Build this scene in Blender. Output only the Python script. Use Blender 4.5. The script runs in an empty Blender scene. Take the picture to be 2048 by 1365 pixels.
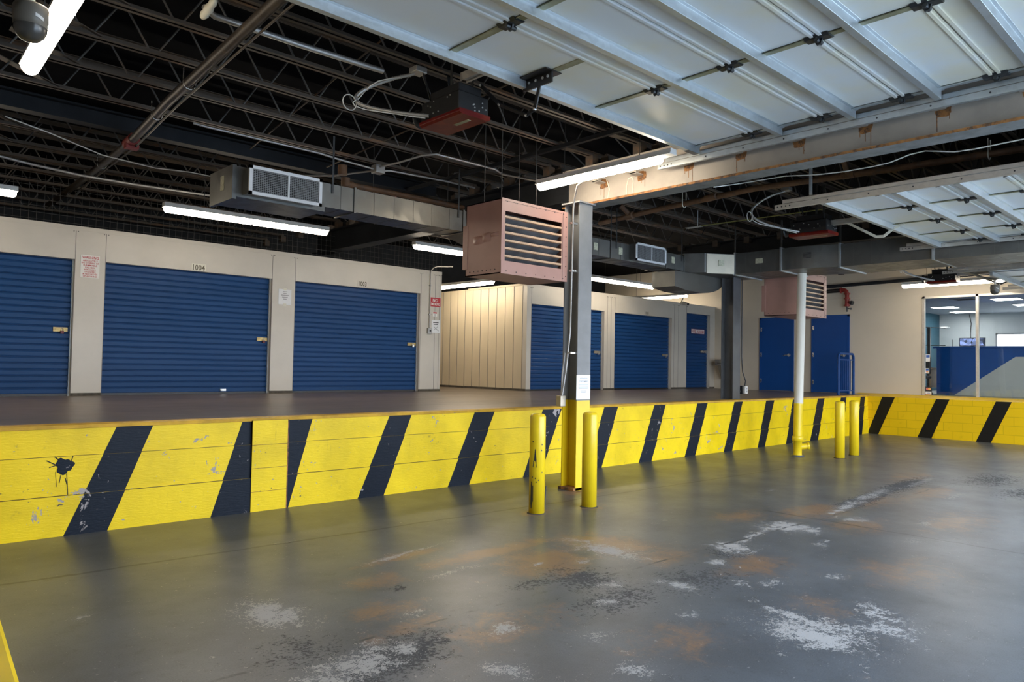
import bpy, bmesh, math, random
import numpy as np
from mathutils import Vector, Matrix

# ------------------------------------------------------------------ camera, sky, exposure
SC = bpy.context.scene
COL = SC.collection
random.seed(7)
CAM_H = 1.55
YAW, PITCH, ROLL = math.radians(43.13), math.radians(1.923), math.radians(1.032)
FPX = 1458.38
cf = Vector((math.sin(YAW)*math.cos(PITCH), math.cos(YAW)*math.cos(PITCH), math.sin(PITCH)))
cr = Vector((math.cos(YAW), -math.sin(YAW), 0)); cu = cr.cross(cf)
r2 = math.cos(ROLL)*cr + math.sin(ROLL)*cu
u2 = -math.sin(ROLL)*cr + math.cos(ROLL)*cu
cam_d = bpy.data.cameras.new('camera')
cam = bpy.data.objects.new('camera', cam_d); COL.objects.link(cam)
m = Matrix.Identity(4)
for i in range(3):
    m[i][0], m[i][1], m[i][2] = r2[i], u2[i], -cf[i]
m[2][3] = CAM_H
cam.matrix_world = m
cam_d.sensor_fit = 'HORIZONTAL'; cam_d.sensor_width = 36.0
cam_d.lens = 36.0*FPX/2048.0
cam_d.clip_start = 0.05; cam_d.clip_end = 200
SC.camera = cam

W = bpy.data.worlds.new('sky'); SC.world = W; W.use_nodes = True
bg = W.node_tree.nodes['Background']
wn = W.node_tree
_tc = wn.nodes.new('ShaderNodeTexCoord'); _sx = wn.nodes.new('ShaderNodeSeparateXYZ'); wn.links.new(_tc.outputs['Generated'], _sx.inputs[0])
_mr = wn.nodes.new('ShaderNodeMapRange'); _mr.inputs['From Min'].default_value = 0.0; _mr.inputs['From Max'].default_value = .55
wn.links.new(_sx.outputs['Z'], _mr.inputs['Value'])
_mx = wn.nodes.new('ShaderNodeMix'); _mx.data_type = 'RGBA'; _mx.inputs[6].default_value = (0.96, 0.97, 1.0, 1); _mx.inputs[7].default_value = (0.56, 0.75, 1.0, 1)
wn.links.new(_mr.outputs[0], _mx.inputs[0]); wn.links.new(_mx.outputs[2], bg.inputs[0])
bg.inputs[1].default_value = 17.5
TUBE = 36.0                     # radiance of the fluorescent lenses
PANEL = 24.0                     # office ceiling panels
SC.view_settings.view_transform = 'Standard'
SC.view_settings.look = 'None'
SC.view_settings.gamma = 1.0
SC.view_settings.use_curve_mapping = False
SC.view_settings.exposure = 0.0
SC.cycles.use_denoising = True
SC.cycles.max_bounces = 8
SC.cycles.diffuse_bounces = 4
SC.cycles.glossy_bounces = 4
SC.cycles.transparent_max_bounces = 12
SC.cycles.sample_clamp_indirect = 6.0
SC.cycles.use_light_tree = True

def portal(name, x0, x1, y, z0, z1):
    l = bpy.data.lights.new(name, 'AREA'); l.shape = 'RECTANGLE'
    l.size = x1-x0; l.size_y = z1-z0
    o = bpy.data.objects.new(name, l); COL.objects.link(o)
    o.location = ((x0+x1)/2, y, (z0+z1)/2)
    o.rotation_euler = (math.radians(90), 0, 0)     # shines towards +Y
    l.cycles.is_portal = True
FRONT_Y = -2.0
OPENINGS = [(2.7, 7.0, 3.55), (7.9, 13.3, 3.45), (16.3, 19.3, 3.25)]  # doorway edges moved to shape the daylight on floor and dock face
for k, (a, b, h) in enumerate(OPENINGS):
    portal('doorway_daylight', a, b, FRONT_Y-0.12, 0.0, h)

# ------------------------------------------------------------------ mesh helpers
def vec(p): return Vector(p)

class MB:
    def __init__(s): s.v = []; s.f = []; s.mi = []; s.sm = []
    def add(s, vs, fs, m=0, smooth=False):
        b = len(s.v); s.v += [tuple(p) for p in vs]
        for f in fs: s.f.append([b+i for i in f]); s.mi.append(m); s.sm.append(smooth)
        return s
    def quad(s, a, b, c, d, m=0): return s.add([a, b, c, d], [(0, 1, 2, 3)], m)
    def box(s, x0, x1, y0, y1, z0, z1, m=0):
        vs = [(x, y, z) for z in (z0, z1) for y in (y0, y1) for x in (x0, x1)]
        return s.add(vs, [(0, 2, 3, 1), (4, 5, 7, 6), (0, 1, 5, 4), (2, 6, 7, 3), (0, 4, 6, 2), (1, 3, 7, 5)], m)
    def bar(s, p0, p1, w, h, up=(0, 0, 1), m=0):
        p0, p1 = vec(p0), vec(p1); d = (p1-p0).normalized(); u = vec(up)
        r = d.cross(u)
        if r.length < 1e-4: r = d.cross(Vector((1, 0, 0)))
        r.normalize(); u = r.cross(d)
        r *= w/2; u *= h/2
        vs = [p0-r-u, p0+r-u, p0+r+u, p0-r+u, p1-r-u, p1+r-u, p1+r+u, p1-r+u]
        return s.add(vs, [(0, 1, 2, 3), (7, 6, 5, 4), (0, 4, 5, 1), (1, 5, 6, 2), (2, 6, 7, 3), (3, 7, 4, 0)], m)
    def cyl(s, p0, p1, r0, r1=None, n=16, m=0, caps=True):
        r1 = r0 if r1 is None else r1
        p0, p1 = vec(p0), vec(p1); d = (p1-p0).normalized()
        a = d.orthogonal().normalized(); b = d.cross(a)
        vs = []
        for p, r in ((p0, r0), (p1, r1)):
            for i in range(n):
                t = 2*math.pi*i/n; vs.append(p + a*(r*math.cos(t)) + b*(r*math.sin(t)))
        s.add(vs, [(i, (i+1) % n, n+(i+1) % n, n+i) for i in range(n)], m, True)
        if caps:
            s.add(vs[:n], [tuple(range(n-1, -1, -1))], m); s.add(vs[n:], [tuple(range(n))], m)
        return s
    def tube(s, pts, r, n=8, m=0, caps=True):
        pts = [vec(p) for p in pts]; rings = []; a = None
        for i, p in enumerate(pts):
            if i == 0: d = pts[1]-p
            elif i == len(pts)-1: d = p-pts[i-1]
            else: d = (pts[i+1]-p).normalized()+(p-pts[i-1]).normalized()
            d.normalize()
            if a is None: a = d.orthogonal().normalized()
            a = (a-d*a.dot(d))
            if a.length < 1e-5: a = d.orthogonal()
            a.normalize(); b = d.cross(a)
            rings.append([p + a*(r*math.cos(2*math.pi*k/n)) + b*(r*math.sin(2*math.pi*k/n)) for k in range(n)])
        vs = [q for R in rings for q in R]; fs = []
        for i in range(len(pts)-1):
            for k in range(n):
                fs.append((i*n+k, i*n+(k+1) % n, (i+1)*n+(k+1) % n, (i+1)*n+k))
        s.add(vs, fs, m, True)
        if caps:
            s.add(rings[0], [tuple(range(n-1, -1, -1))], m); s.add(rings[-1], [tuple(range(n))], m)
        return s
    def lathe(s, c, prof, n=24, m=0, axis=(0, 0, 1)):
        ax = vec(axis).normalized(); a = ax.orthogonal().normalized(); b = ax.cross(a); c = vec(c)
        vs = []
        for r, z in prof:
            for i in range(n):
                t = 2*math.pi*i/n; vs.append(c + ax*z + a*(r*math.cos(t)) + b*(r*math.sin(t)))
        fs = []
        for j in range(len(prof)-1):
            for i in range(n): fs.append((j*n+i, j*n+(i+1) % n, (j+1)*n+(i+1) % n, (j+1)*n+i))
        return s.add(vs, fs, m, True)
    def prism(s, poly, axis, a, b, m=0, smooth=False):
        """poly: 2-D outline; axis 'x' -> (y,z), 'y' -> (x,z), 'z' -> (x,y)"""
        def P(q, t):
            return (t, q[0], q[1]) if axis == 'x' else (q[0], t, q[1]) if axis == 'y' else (q[0], q[1], t)
        n = len(poly)
        vs = [P(q, a) for q in poly]+[P(q, b) for q in poly]
        s.add(vs, [(i, (i+1) % n, n+(i+1) % n, n+i) for i in range(n)], m, smooth)
        s.add(vs[:n], [tuple(range(n-1, -1, -1))], m); s.add(vs[n:], [tuple(range(n))], m)
        return s
    def strip(s, prof, axis, a, b, m=0, smooth=False):
        """open profile swept along an axis"""
        def P(q, t):
            return (t, q[0], q[1]) if axis == 'x' else (q[0], t, q[1]) if axis == 'y' else (q[0], q[1], t)
        n = len(prof)
        vs = [P(q, a) for q in prof]+[P(q, b) for q in prof]
        return s.add(vs, [(i, i+1, n+i+1, n+i) for i in range(n-1)], m, smooth)
    def text(s, body, centre, xdir, ydir, height, width=None, m=0, lift=0.0, bold=.018):
        """flat lettering, each line fitted; centre = middle of the line"""
        cu_ = bpy.data.curves.new('t', 'FONT'); cu_.body = body; cu_.size = 1.0; cu_.resolution_u = 2; cu_.offset = bold
        ob = bpy.data.objects.new('t', cu_)
        me = bpy.data.meshes.new_from_object(ob)
        co = np.empty(len(me.vertices)*3, np.float32); me.vertices.foreach_get('co', co); co = co.reshape(-1, 3)
        if len(co):
            lo, hi = co.min(0), co.max(0); sy = height/0.72
            sx = (width/(hi[0]-lo[0])) if width else sy
            xd, yd = vec(xdir).normalized(), vec(ydir).normalized(); nz = xd.cross(yd); c = vec(centre)
            mid = (lo[0]+hi[0])/2
            vs = [c + xd*((float(p[0])-mid)*sx) + yd*((float(p[1])-0.36)*sy) + nz*lift for p in co]
            s.add(vs, [tuple(p.vertices) for p in me.polygons], m)
        bpy.data.objects.remove(ob); bpy.data.curves.remove(cu_); bpy.data.meshes.remove(me)
        return s
    def build(s, name, mats, parent=None, base=None, recalc=True):
        if not isinstance(mats, (list, tuple)): mats = [mats]
        vs = np.array(s.v, dtype=np.float64)
        if parent is not None: off = np.array(WLOC[parent.name])
        else:
            lo, hi = vs.min(0), vs.max(0)
            off = np.array(base) if base is not None else np.array([(lo[0]+hi[0])/2, (lo[1]+hi[1])/2, lo[2]])
        me = bpy.data.meshes.new(name)
        me.from_pydata([tuple(p) for p in (vs-off)], [], s.f)
        for k in mats: me.materials.append(k)
        me.polygons.foreach_set('material_index', s.mi)
        me.polygons.foreach_set('use_smooth', s.sm)
        if recalc:
            bm = bmesh.new(); bm.from_mesh(me)
            bmesh.ops.recalc_face_normals(bm, faces=bm.faces); bm.to_mesh(me); bm.free()
        me.update()
        o = bpy.data.objects.new(name, me); COL.objects.link(o)
        if parent is not None:
            o.parent = parent; WLOC[o.name] = tuple(off)
        else:
            o.location = tuple(off); WLOC[o.name] = tuple(off)
        return o

WLOC = {}
def tag(o, label, cat, group=None, kind=None):
    o['label'] = label; o['category'] = cat
    if group: o['group'] = group
    if kind: o['kind'] = kind
    return o
def thing(name, label, cat, loc, group=None, kind=None):
    o = bpy.data.objects.new(name, None); COL.objects.link(o); o.location = loc; o.empty_display_size = .1
    WLOC[o.name] = tuple(loc)
    return tag(o, label, cat, group, kind)
def struct(o, label=None):
    o['kind'] = 'structure'
    if label: o['label'] = label
    return o
def dup(root, delta, label=None):
    d = Vector(delta)
    def rec(o, par):
        c = o.copy(); COL.objects.link(c)
        if par is None:
            c.location = o.location + d
            WLOC[c.name] = tuple(Vector(WLOC[o.name])+d)
        else:
            c.parent = par; WLOC[c.name] = tuple(Vector(WLOC[o.name])+d)
        for ch in list(o.children): rec(ch, c)
        return c
    c = rec(root, None)
    if label: c['label'] = label
    return c
def bevel(o, w=0.004, seg=2):
    b = o.modifiers.new('bevel', 'BEVEL'); b.width = w; b.segments = seg; b.limit_method = 'ANGLE'; b.angle_limit = math.radians(40)
    return o
ORD = ['nearest', 'second', 'third', 'fourth', 'fifth', 'sixth', 'seventh', 'eighth', 'ninth', 'tenth', 'eleventh', 'twelfth', 'thirteenth', 'fourteenth', 'fifteenth', 'sixteenth']

# ------------------------------------------------------------------ materials
def srgb(r, g, b):
    f = lambda c: (c/255/12.92) if c/255 <= .04045 else ((c/255+.055)/1.055)**2.4
    return (f(r), f(g), f(b), 1)

class NT:
    def __init__(s, name):
        s.mat = bpy.data.materials.new(name); s.mat.use_nodes = True
        s.t = s.mat.node_tree; s.n = s.t.nodes; s.l = s.t.links
        s.p = s.n['Principled BSDF']
        s.tc = s.n.new('ShaderNodeTexCoord')
    def geo(s): return s.tc.outputs['Object']
    def mapped(s, scale):
        k = s.n.new('ShaderNodeMapping'); k.inputs['Scale'].default_value = scale
        s.l.new(s.geo(), k.inputs['Vector']); return k.outputs[0]
    def noise(s, scale, detail=4, rough=.6, vecin=None, dist=0):
        k = s.n.new('ShaderNodeTexNoise'); k.inputs['Scale'].default_value = scale
        k.inputs['Detail'].default_value = detail; k.inputs['Roughness'].default_value = rough
        k.inputs['Distortion'].default_value = dist
        s.l.new(vecin if vecin is not None else s.geo(), k.inputs['Vector']); return k.outputs['Fac']
    def ramp(s, fac, a, b):
        k = s.n.new('ShaderNodeMapRange'); k.interpolation_type = 'SMOOTHSTEP'
        k.inputs['From Min'].default_value = a; k.inputs['From Max'].default_value = b
        s.l.new(fac, k.inputs['Value']); return k.outputs[0]
    def math(s, op, a, b=None):
        k = s.n.new('ShaderNodeMath'); k.operation = op
        for i, x in enumerate((a, b)):
            if x is None: continue
            if isinstance(x, (int, float)): k.inputs[i].default_value = x
            else: s.l.new(x, k.inputs[i])
        return k.outputs[0]
    def mix(s, fac, a, b):
        k = s.n.new('ShaderNodeMix'); k.data_type = 'RGBA'
        if isinstance(fac, (int, float)): k.inputs[0].default_value = fac
        else: s.l.new(fac, k.inputs[0])
        for i, x in ((6, a), (7, b)):
            if isinstance(x, tuple): k.inputs[i].default_value = x
            else: s.l.new(x, k.inputs[i])
        return k.outputs[2]
    def bump(s, h, strength=.2, dist=.01):
        k = s.n.new('ShaderNodeBump'); k.inputs['Strength'].default_value = strength; k.inputs['Distance'].default_value = dist
        s.l.new(h, k.inputs['Height']); s.l.new(k.outputs[0], s.p.inputs['Normal'])
    def col(s, c):
        if isinstance(c, tuple): s.p.inputs['Base Color'].default_value = c
        else: s.l.new(c, s.p.inputs['Base Color'])
    def set(s, rough=None, metal=None, spec=None):
        for k, v in (('Roughness', rough), ('Metallic', metal), ('Specular IOR Level', spec)):
            if v is None: continue
            if isinstance(v, (int, float)): s.p.inputs[k].default_value = v
            else: s.l.new(v, s.p.inputs[k])
        return s

def mul(c, k): return (c[0]*k, c[1]*k, c[2]*k, 1)
def paint(name, c, rough=.5, var=.15, vs=3.0, metal=0.0, spec=.5, chips=None, cs=9.0, ca=.66, cb=.70, bump=0.0, bs=60, stretch=None):
    """painted surface: soft tone drift, optional chipped/dirty spots"""
    t = NT(name)
    n = t.noise(vs, 5, .6, t.mapped(stretch) if stretch else None)
    c1 = t.mix(t.ramp(n, .3, .75), mul(c, 1+var), mul(c, 1-var))
    if chips is not None:
        f = t.ramp(t.noise(cs, 8, .72), ca, cb)
        c1 = t.mix(f, c1, chips)
    t.col(c1); t.set(rough, metal, spec)
    if bump: t.bump(t.noise(bs, 4), bump)
    return t.mat
def emit(name, c, k):
    t = NT(name); t.col((0.8, 0.8, 0.8, 1)); t.p.inputs['Emission Color'].default_value = c
    t.p.inputs['Emission Strength'].default_value = k; return t.mat

def galv(name, c, rough=.42, metal=.75, sc=26.0):
    t = NT(name)
    v = t.n.new('ShaderNodeTexVoronoi'); v.inputs['Scale'].default_value = sc; t.l.new(t.geo(), v.inputs['Vector'])
    f = t.ramp(v.outputs['Color'], .1, .9)
    base = t.mix(f, mul(c, .93), mul(c, 1.05))
    base = t.mix(t.ramp(t.noise(2.2, 5), .45, .8), base, mul(c, .82))
    t.col(base); t.set(t.math('ADD', t.math('MULTIPLY', f, .12), rough-.06), metal, .5)
    return t.mat

YEL = (0.78, 0.56, 0.012, 1)
M = {}
M['yellow'] = paint('yellow_paint', YEL, .38, .10, 2.5, chips=(.10, .085, .05, 1), cs=16, ca=.71, cb=.74)
M['yellow_plain'] = paint('yellow_bollard_paint', YEL, .34, .06, 3, chips=(.03, .03, .025, 1), cs=7, ca=.73, cb=.745)
M['black_oil'] = paint('black_scuff', (.03, .03, .028, 1), .5)

def dock_paint(name, c, grime, spec):
    t = NT(name)
    long = t.mapped((.5, 1, 1.6))
    base = t.mix(t.ramp(t.noise(2.0, 6), .35, .75), mul(c, 1.06), mul(c, .84))
    base = t.mix(t.ramp(t.noise(7, 9, .75), .60, .74), base, grime)          # scuffed grime
    chip = t.ramp(t.math('ADD', t.noise(5.0, 9, .70, None, .5), t.math('MULTIPLY', t.math('SUBTRACT', t.noise(1.1, 3), .5), .30)), .645, .653)
    chip2 = t.ramp(t.noise(21, 5, .6), .692, .70)
    f = t.math('MAXIMUM', chip, chip2)
    base = t.mix(f, base, (.36, .33, .33, 1))                                 # bare block
    base = t.mix(t.ramp(t.noise(13, 7, .72, t.mapped((.6, 1, 1))), .665, .675), base, (.055, .05, .045, 1))
    base = t.mix(t.math('MULTIPLY', t.ramp(t.noise(7, 8, .75, t.mapped((3.2, 1, .35))), .62, .70), .55), base, grime)
    t.col(base); t.set(.42, 0, spec)
    h = t.math('SUBTRACT', t.noise(45, 5, .6, t.mapped((.35, 1, 1.6))), t.math('MULTIPLY', f, .5))
    t.bump(h, .35, .006)
    return t.mat
M['dock_yellow'] = dock_paint('dock_yellow', (0.84, 0.60, 0.006, 1), (.42, .28, .02, 1), .25)
M['dock_black'] = dock_paint('dock_black', (0.007, 0.012, 0.022, 1), (.020, .028, .040, 1), .12)

def block_paint(name, c):
    t = NT(name)
    b = t.n.new('ShaderNodeTexBrick')
    b.inputs['Scale'].default_value = 1.0; b.inputs['Mortar Size'].default_value = .008
    b.inputs['Brick Width'].default_value = .40; b.inputs['Row Height'].default_value = .20
    b.inputs['Color1'].default_value = c; b.inputs['Color2'].default_value = mul(c, .96); b.inputs['Mortar'].default_value = mul(c, .80)
    k = t.n.new('ShaderNodeSeparateXYZ'); t.l.new(t.geo(), k.inputs[0])
    q = t.n.new('ShaderNodeCombineXYZ'); t.l.new(k.outputs['Y'], q.inputs['X']); t.l.new(k.outputs['Z'], q.inputs['Y'])
    t.l.new(q.outputs[0], b.inputs['Vector'])
    base = t.mix(t.ramp(t.noise(3, 7), .6, .8), b.outputs['Color'], mul(c, .62))
    t.col(base); t.set(.45, 0, .25); t.bump(b.outputs['Fac'], -.3, .006)
    return t.mat
M['block_yellow'] = block_paint('block_yellow', (0.84, 0.54, 0.006, 1))
M['block_black'] = block_paint('block_black', (0.010, 0.009, 0.008, 1))

def joist_mat(name, c, rust):
    t = NT(name)
    base = t.mix(t.ramp(t.noise(6, 6, .7, t.mapped((.25, 1, 1))), .52, .72), c, rust)
    t.col(base); t.set(.6, .1, .2); return t.mat
M['joist'] = joist_mat('joist_dark_steel', (.085, .070, .056, 1), (.17, .092, .048, 1))
M['joist_rod'] = joist_mat('joist_rod_steel', (.085, .082, .078, 1), (.12, .085, .06, 1))
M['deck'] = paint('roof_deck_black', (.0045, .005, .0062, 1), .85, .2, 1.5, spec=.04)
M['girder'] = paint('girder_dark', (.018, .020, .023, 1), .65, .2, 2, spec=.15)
M['beam'] = None
t = NT('beam_paint'); c = t.mix(t.ramp(t.noise(1.4, 6), .4, .8), (.40, .36, .31, 1), (.27, .245, .22, 1))
c = t.mix(t.ramp(t.noise(9, 8, .75), .66, .72), c, (.20, .09, .03, 1)); t.col(c); t.set(.5, 0, .4); M['beam'] = t.mat
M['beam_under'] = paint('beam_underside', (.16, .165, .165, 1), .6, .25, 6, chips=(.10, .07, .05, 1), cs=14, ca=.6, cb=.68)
M['rust'] = paint('rust', (.27, .12, .035, 1), .75, .4, 14, chips=(.085, .045, .025, 1), cs=16, ca=.48, cb=.60)
M['rust_pipe'] = paint('rusty_pipe', (.13, .066, .032, 1), .65, .35, 6, chips=(.09, .06, .045, 1), cs=9, ca=.52, cb=.66)
M['black_pipe'] = paint('black_pipe', (.040, .032, .024, 1), .45, .3, 5, metal=.2, chips=(.14, .10, .06, 1), cs=8, ca=.58, cb=.7)
M['red_fit'] = paint('red_fitting', (.22, .022, .016, 1), .5, .2, 8)
M['col_grey'] = paint('column_grey_paint', (.20, .205, .21, 1), .45, .12, 3, chips=(.55, .55, .53, 1), cs=5, ca=.76, cb=.775)
M['col_dark'] = paint('column_dark_paint', (.085, .088, .092, 1), .4, .2, 3)
M['galv'] = galv('galvanised_steel', (.52, .56, .58, 1))
M['galv_duct'] = galv('galvanised_duct', (.165, .165, .155, 1), .40, .7, 9)
M['galv_warm'] = galv('galvanised_track', (.60, .57, .52, 1), .42, .7)
M['conduit'] = galv('conduit_steel', (.40, .39, .37, 1), .45, .6, 8)
M['zinc_green'] = paint('zinc_stile', (.26, .255, .16, 1), .5, .2, 7, metal=.3)
t = NT('door_panel_skin'); c = t.mix(t.ramp(t.noise(.9, 4), .4, .7), (.62, .65, .66, 1), (.66, .63, .50, 1))
t.col(c); t.set(.42, 0, .5); t.bump(t.noise(3, 3), .05, .02); M['panel'] = t.mat
M['hinge'] = paint('dark_hinge_steel', (.045, .048, .05, 1), .45, .2, 20, metal=.5)
M['black_steel'] = paint('black_steel', (.010, .010, .011, 1), .4, .2, 20)
M['bolt'] = galv('bolt_zinc', (.7, .7, .68, 1), .35, .8)
t = NT('opener_red_cover'); t.col(t.mix(t.ramp(t.noise(9, 3), .45, .7), (.10, .004, .0035, 1), (.16, .014, .004, 1))); t.set(.35, 0, .25); M['red_cover'] = t.mat
M['heater'] = paint('heater_brown_paint', (.40, .222, .182, 1), .42, .10, 2.0, spec=.5, bump=.04, bs=5)
M['heater_dark'] = paint('heater_inside', (.02, .02, .022, 1), .6)
M['louver'] = paint('heater_louver', (.50, .33, .21, 1), .5, .2, 6)
M['louver_grey'] = paint('heater_baffle', (.10, .10, .105, 1), .45, .5, 5)  # grey louver blades, darker than their lips
M['wall_panel'] = paint('storage_panel_grey_white', (.54, .50, .43, 1), .38, .05, 1.5, chips=(.32, .30, .26, 1), cs=6, ca=.74, cb=.77)
M['wall_cream'] = paint('corridor_panel_cream', (.62, .53, .38, 1), .42, .06, 1.2, chips=(.40, .34, .24, 1), cs=5, ca=.76, cb=.79)
M['wall_beige'] = paint('office_wall_beige', (.60, .53, .42, 1), .5, .04, .8)
M['wall_grey'] = paint('outer_wall_grey', (.35, .34, .33, 1), .7)
M['dirt'] = paint('floor_line_dirt', (.07, .06, .045, 1), .8, .4, 12)
M['seam'] = paint('panel_seam', (.16, .15, .135, 1), .6)
M['blue_curtain'] = paint('blue_roll_door', (.009, .052, .165, 1), .42, spec=.18, var=.06, vs=1.6, stretch=(.4, 1, 3))# .10, 1.6, stretch=(.4, 1, 3))
M['blue_door'] = paint('blue_steel_door', (.006, .062, .25, 1), .42, .06, 1.5, spec=.22)
M['blue_rail'] = paint('blue_rail', (.008, .055, .21, 1), .4, spec=.25)
M['brass'] = paint('brass_latch', (.42, .30, .11, 1), .4, .3, 18, metal=.4)
M['steel'] = galv('brushed_steel', (.55, .54, .52, 1), .3, .9, 40)
M['white_sign'] = paint('white_sign', (.74, .72, .68, 1), .5, .03)
M['paper'] = paint('paper', (.72, .73, .74, 1), .75, .04, 5)
M['paper_daylit'] = paint('paper_daylit', (.86, .88, .90, 1), .75, .02, 5)  # paper copy raised brighter and bluer for the daylight on the column notice
M['red_ink'] = paint('red_ink', (.45, .02, .03, 1), .5, .02)
M['black_ink'] = paint('black_ink', (.03, .03, .035, 1), .6, .02)
M['grey_ink'] = paint('grey_ink', (.32, .32, .33, 1), .6, .02)
M['gold_num'] = paint('unit_number_ink', (.085, .070, .036, 1), .5, .1, 30)
M['plate'] = paint('pale_sticker', (.62, .60, .50, 1), .5)
M['label_green'] = paint('duct_label', (.48, .47, .34, 1), .6, .3, 40)
M['white_paint'] = paint('white_pipe_paint', (.62, .60, .53, 1), .45, .05, 3, chips=(.10, .09, .08, 1), cs=10, ca=.70, cb=.72)
M['light_body'] = paint('light_fixture_white', (.70, .69, .66, 1), .4, .03)
M['tube'] = emit('lamp_lens', (1.0, .86, .67, 1), TUBE)
M['office_panel'] = emit('office_lamp_lens', (.95, .97, 1.0, 1), PANEL)
M['cam_body'] = paint('camera_housing', (.17, .15, .12, 1), .45, .05)
M['cam_dome'] = paint('camera_dome', (.075, .070, .062, 1), .25, .05)
M['white_cable'] = paint('white_cable', (.62, .60, .55, 1), .5)
M['wire'] = paint('dark_wire', (.045, .043, .04, 1), .6)
M['yellow_rod'] = paint('green_yellow_rod', (.20, .20, .06, 1), .5)
M['grille'] = paint('grille_white', (.66, .67, .68, 1), .4, .05)
M['grille_blade'] = paint('grille_blade_grey', (.27, .275, .28, 1), .5, .05)  # blade colour greyed below the white frame to put shade inside the grille
M['dark_void'] = paint('dark_inside', (.012, .012, .013, 1), .8)
M['alu'] = galv('window_aluminium', (.72, .68, .62, 1), .38, .6, 30)
M['office_wall'] = paint('office_inner_wall', (.62, .64, .63, 1), .7, .03)
M['office_ceiling'] = paint('office_ceiling_tile', (.40, .43, .48, 1), .8, .05)
M['office_floor'] = paint('office_floor', (.30, .30, .29, 1), .5, .1)
M['teal'] = paint('teal_wall', (.035, .12, .17, 1), .6, .05)
M['counter_blue'] = paint('counter_blue', (.012, .095, .38, 1), .4, .05, spec=.2)
M['counter_white'] = paint('counter_white', (.62, .64, .64, 1), .4, .03)
M['wood'] = paint('desk_wood', (.42, .27, .16, 1), .5, .1, 6)
M['outside_glow'] = emit('bright_window_view', (.85, .93, 1.0, 1), 5.0)
M['fount'] = galv('fountain_steel', (.42, .37, .29, 1), .38, .7, 14)
M['fount_dark'] = paint('fountain_bowl_skirt', (.20, .17, .12, 1), .5)
M['card_red'] = paint('card_red', (.6, .03, .02, 1), .5, .0)
M['card_orange'] = paint('card_orange', (.75, .33, .02, 1), .5, .0)
M['card_blue'] = paint('card_blue', (.05, .12, .40, 1), .5, .0)
M['ground'] = paint('outside_concrete', (.42, .42, .41, 1), .8)
t = NT('screen'); v = t.n.new('ShaderNodeTexVoronoi'); v.inputs['Scale'].default_value = 14; t.l.new(t.geo(), v.inputs['Vector'])
c = t.mix(t.ramp(v.outputs['Color'], .2, .8), (.03, .04, .06, 1), (.35, .45, .9, 1))
t.col((0, 0, 0, 1)); t.l.new(c, t.p.inputs['Emission Color']); t.p.inputs['Emission Strength'].default_value = 1.4; M['screen'] = t.mat

# window glass: clear pane with a plain mirror sheen
g = bpy.data.materials.new('window_glass'); g.use_nodes = True
nt = g.node_tree; nt.nodes.clear()
o_ = nt.nodes.new('ShaderNodeOutputMaterial'); tr = nt.nodes.new('ShaderNodeBsdfTransparent'); gl = nt.nodes.new('ShaderNodeBsdfGlossy')
mx = nt.nodes.new('ShaderNodeMixShader'); fr = nt.nodes.new('ShaderNodeFresnel'); fr.inputs[0].default_value = 1.5
gl.inputs['Roughness'].default_value = 0.0; tr.inputs[0].default_value = (.93, .96, .96, 1)
nt.links.new(fr.outputs[0], mx.inputs[0]); nt.links.new(tr.outputs[0], mx.inputs[1]); nt.links.new(gl.outputs[0], mx.inputs[2]); nt.links.new(mx.outputs[0], o_.inputs[0])
M['glass'] = g

# dock deck: worn brown-grey sealed concrete
t = NT('dock_floor_sealed')
c = t.mix(t.ramp(t.noise(1.1, 6, .6, t.mapped((.35, 1, 1))), .35, .7), (.205, .160, .120, 1), (.135, .108, .084, 1))
t.col(c); t.set(t.math('ADD', t.math('MULTIPLY', t.noise(3, 5), .14), .27), 0, .5); t.bump(t.noise(30, 4), .05, .004); M['dock_floor'] = t.mat

# bay floor: grey painted concrete, worn along traffic lines (attributes: wear, stain, dark)
t = NT('bay_floor_paint')
def attr(nm):
    a = t.n.new('ShaderNodeAttribute'); a.attribute_name = nm; return a.outputs['Fac']
n1 = t.noise(1.3, 7, .62); n2 = t.noise(9, 9, .72); n3 = t.noise(38, 6, .7); n4 = t.noise(4.2, 8, .7, None, .6); n5 = t.noise(120, 3, .6)
base = t.mix(t.ramp(n1, .34, .70), (.118, .128, .142, 1), (.086, .092, .100, 1))
base = t.mix(t.math('MULTIPLY', t.ramp(n2, .52, .72), .7), base, (.062, .064, .068, 1))
base = t.mix(t.math('MULTIPLY', t.ramp(n5, .50, .68), .35), base, (.15, .15, .15, 1))
base = t.mix(t.math('MULTIPLY', t.ramp(n5, .48, .34), .35), base, (.045, .047, .050, 1))
stain = t.ramp(t.math('ADD', attr('stain'), t.math('ADD', t.math('MULTIPLY', t.math('SUBTRACT', n4, .5), 1.5), t.math('MULTIPLY', t.math('SUBTRACT', n3, .5), .8))), .20, .80)
base = t.mix(t.math('MULTIPLY', stain, .85), base, (.27, .155, .085, 1))
d_in = t.math('ADD', attr('dark'), t.math('ADD', t.math('MULTIPLY', t.math('SUBTRACT', n2, .5), 1.5), t.math('MULTIPLY', t.math('SUBTRACT', n3, .5), 2.2)))
dark = t.ramp(d_in, .42, .64)
base = t.mix(t.math('MULTIPLY', dark, .75), base, (.045, .046, .050, 1))
w_in = t.math('ADD', attr('wear'), t.math('ADD', t.math('ADD', t.math('MULTIPLY', t.math('SUBTRACT', n4, .5), 1.7), t.math('MULTIPLY', t.math('SUBTRACT', n2, .5), 1.9)), t.math('ADD', t.math('MULTIPLY', t.math('SUBTRACT', n3, .5), 2.2), t.math('MULTIPLY', t.math('SUBTRACT', n5, .5), 1.6))))
wear = t.ramp(w_in, .60, .69)
base = t.mix(t.math('MULTIPLY', wear, .9), base, (.42, .405, .39, 1))
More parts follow.
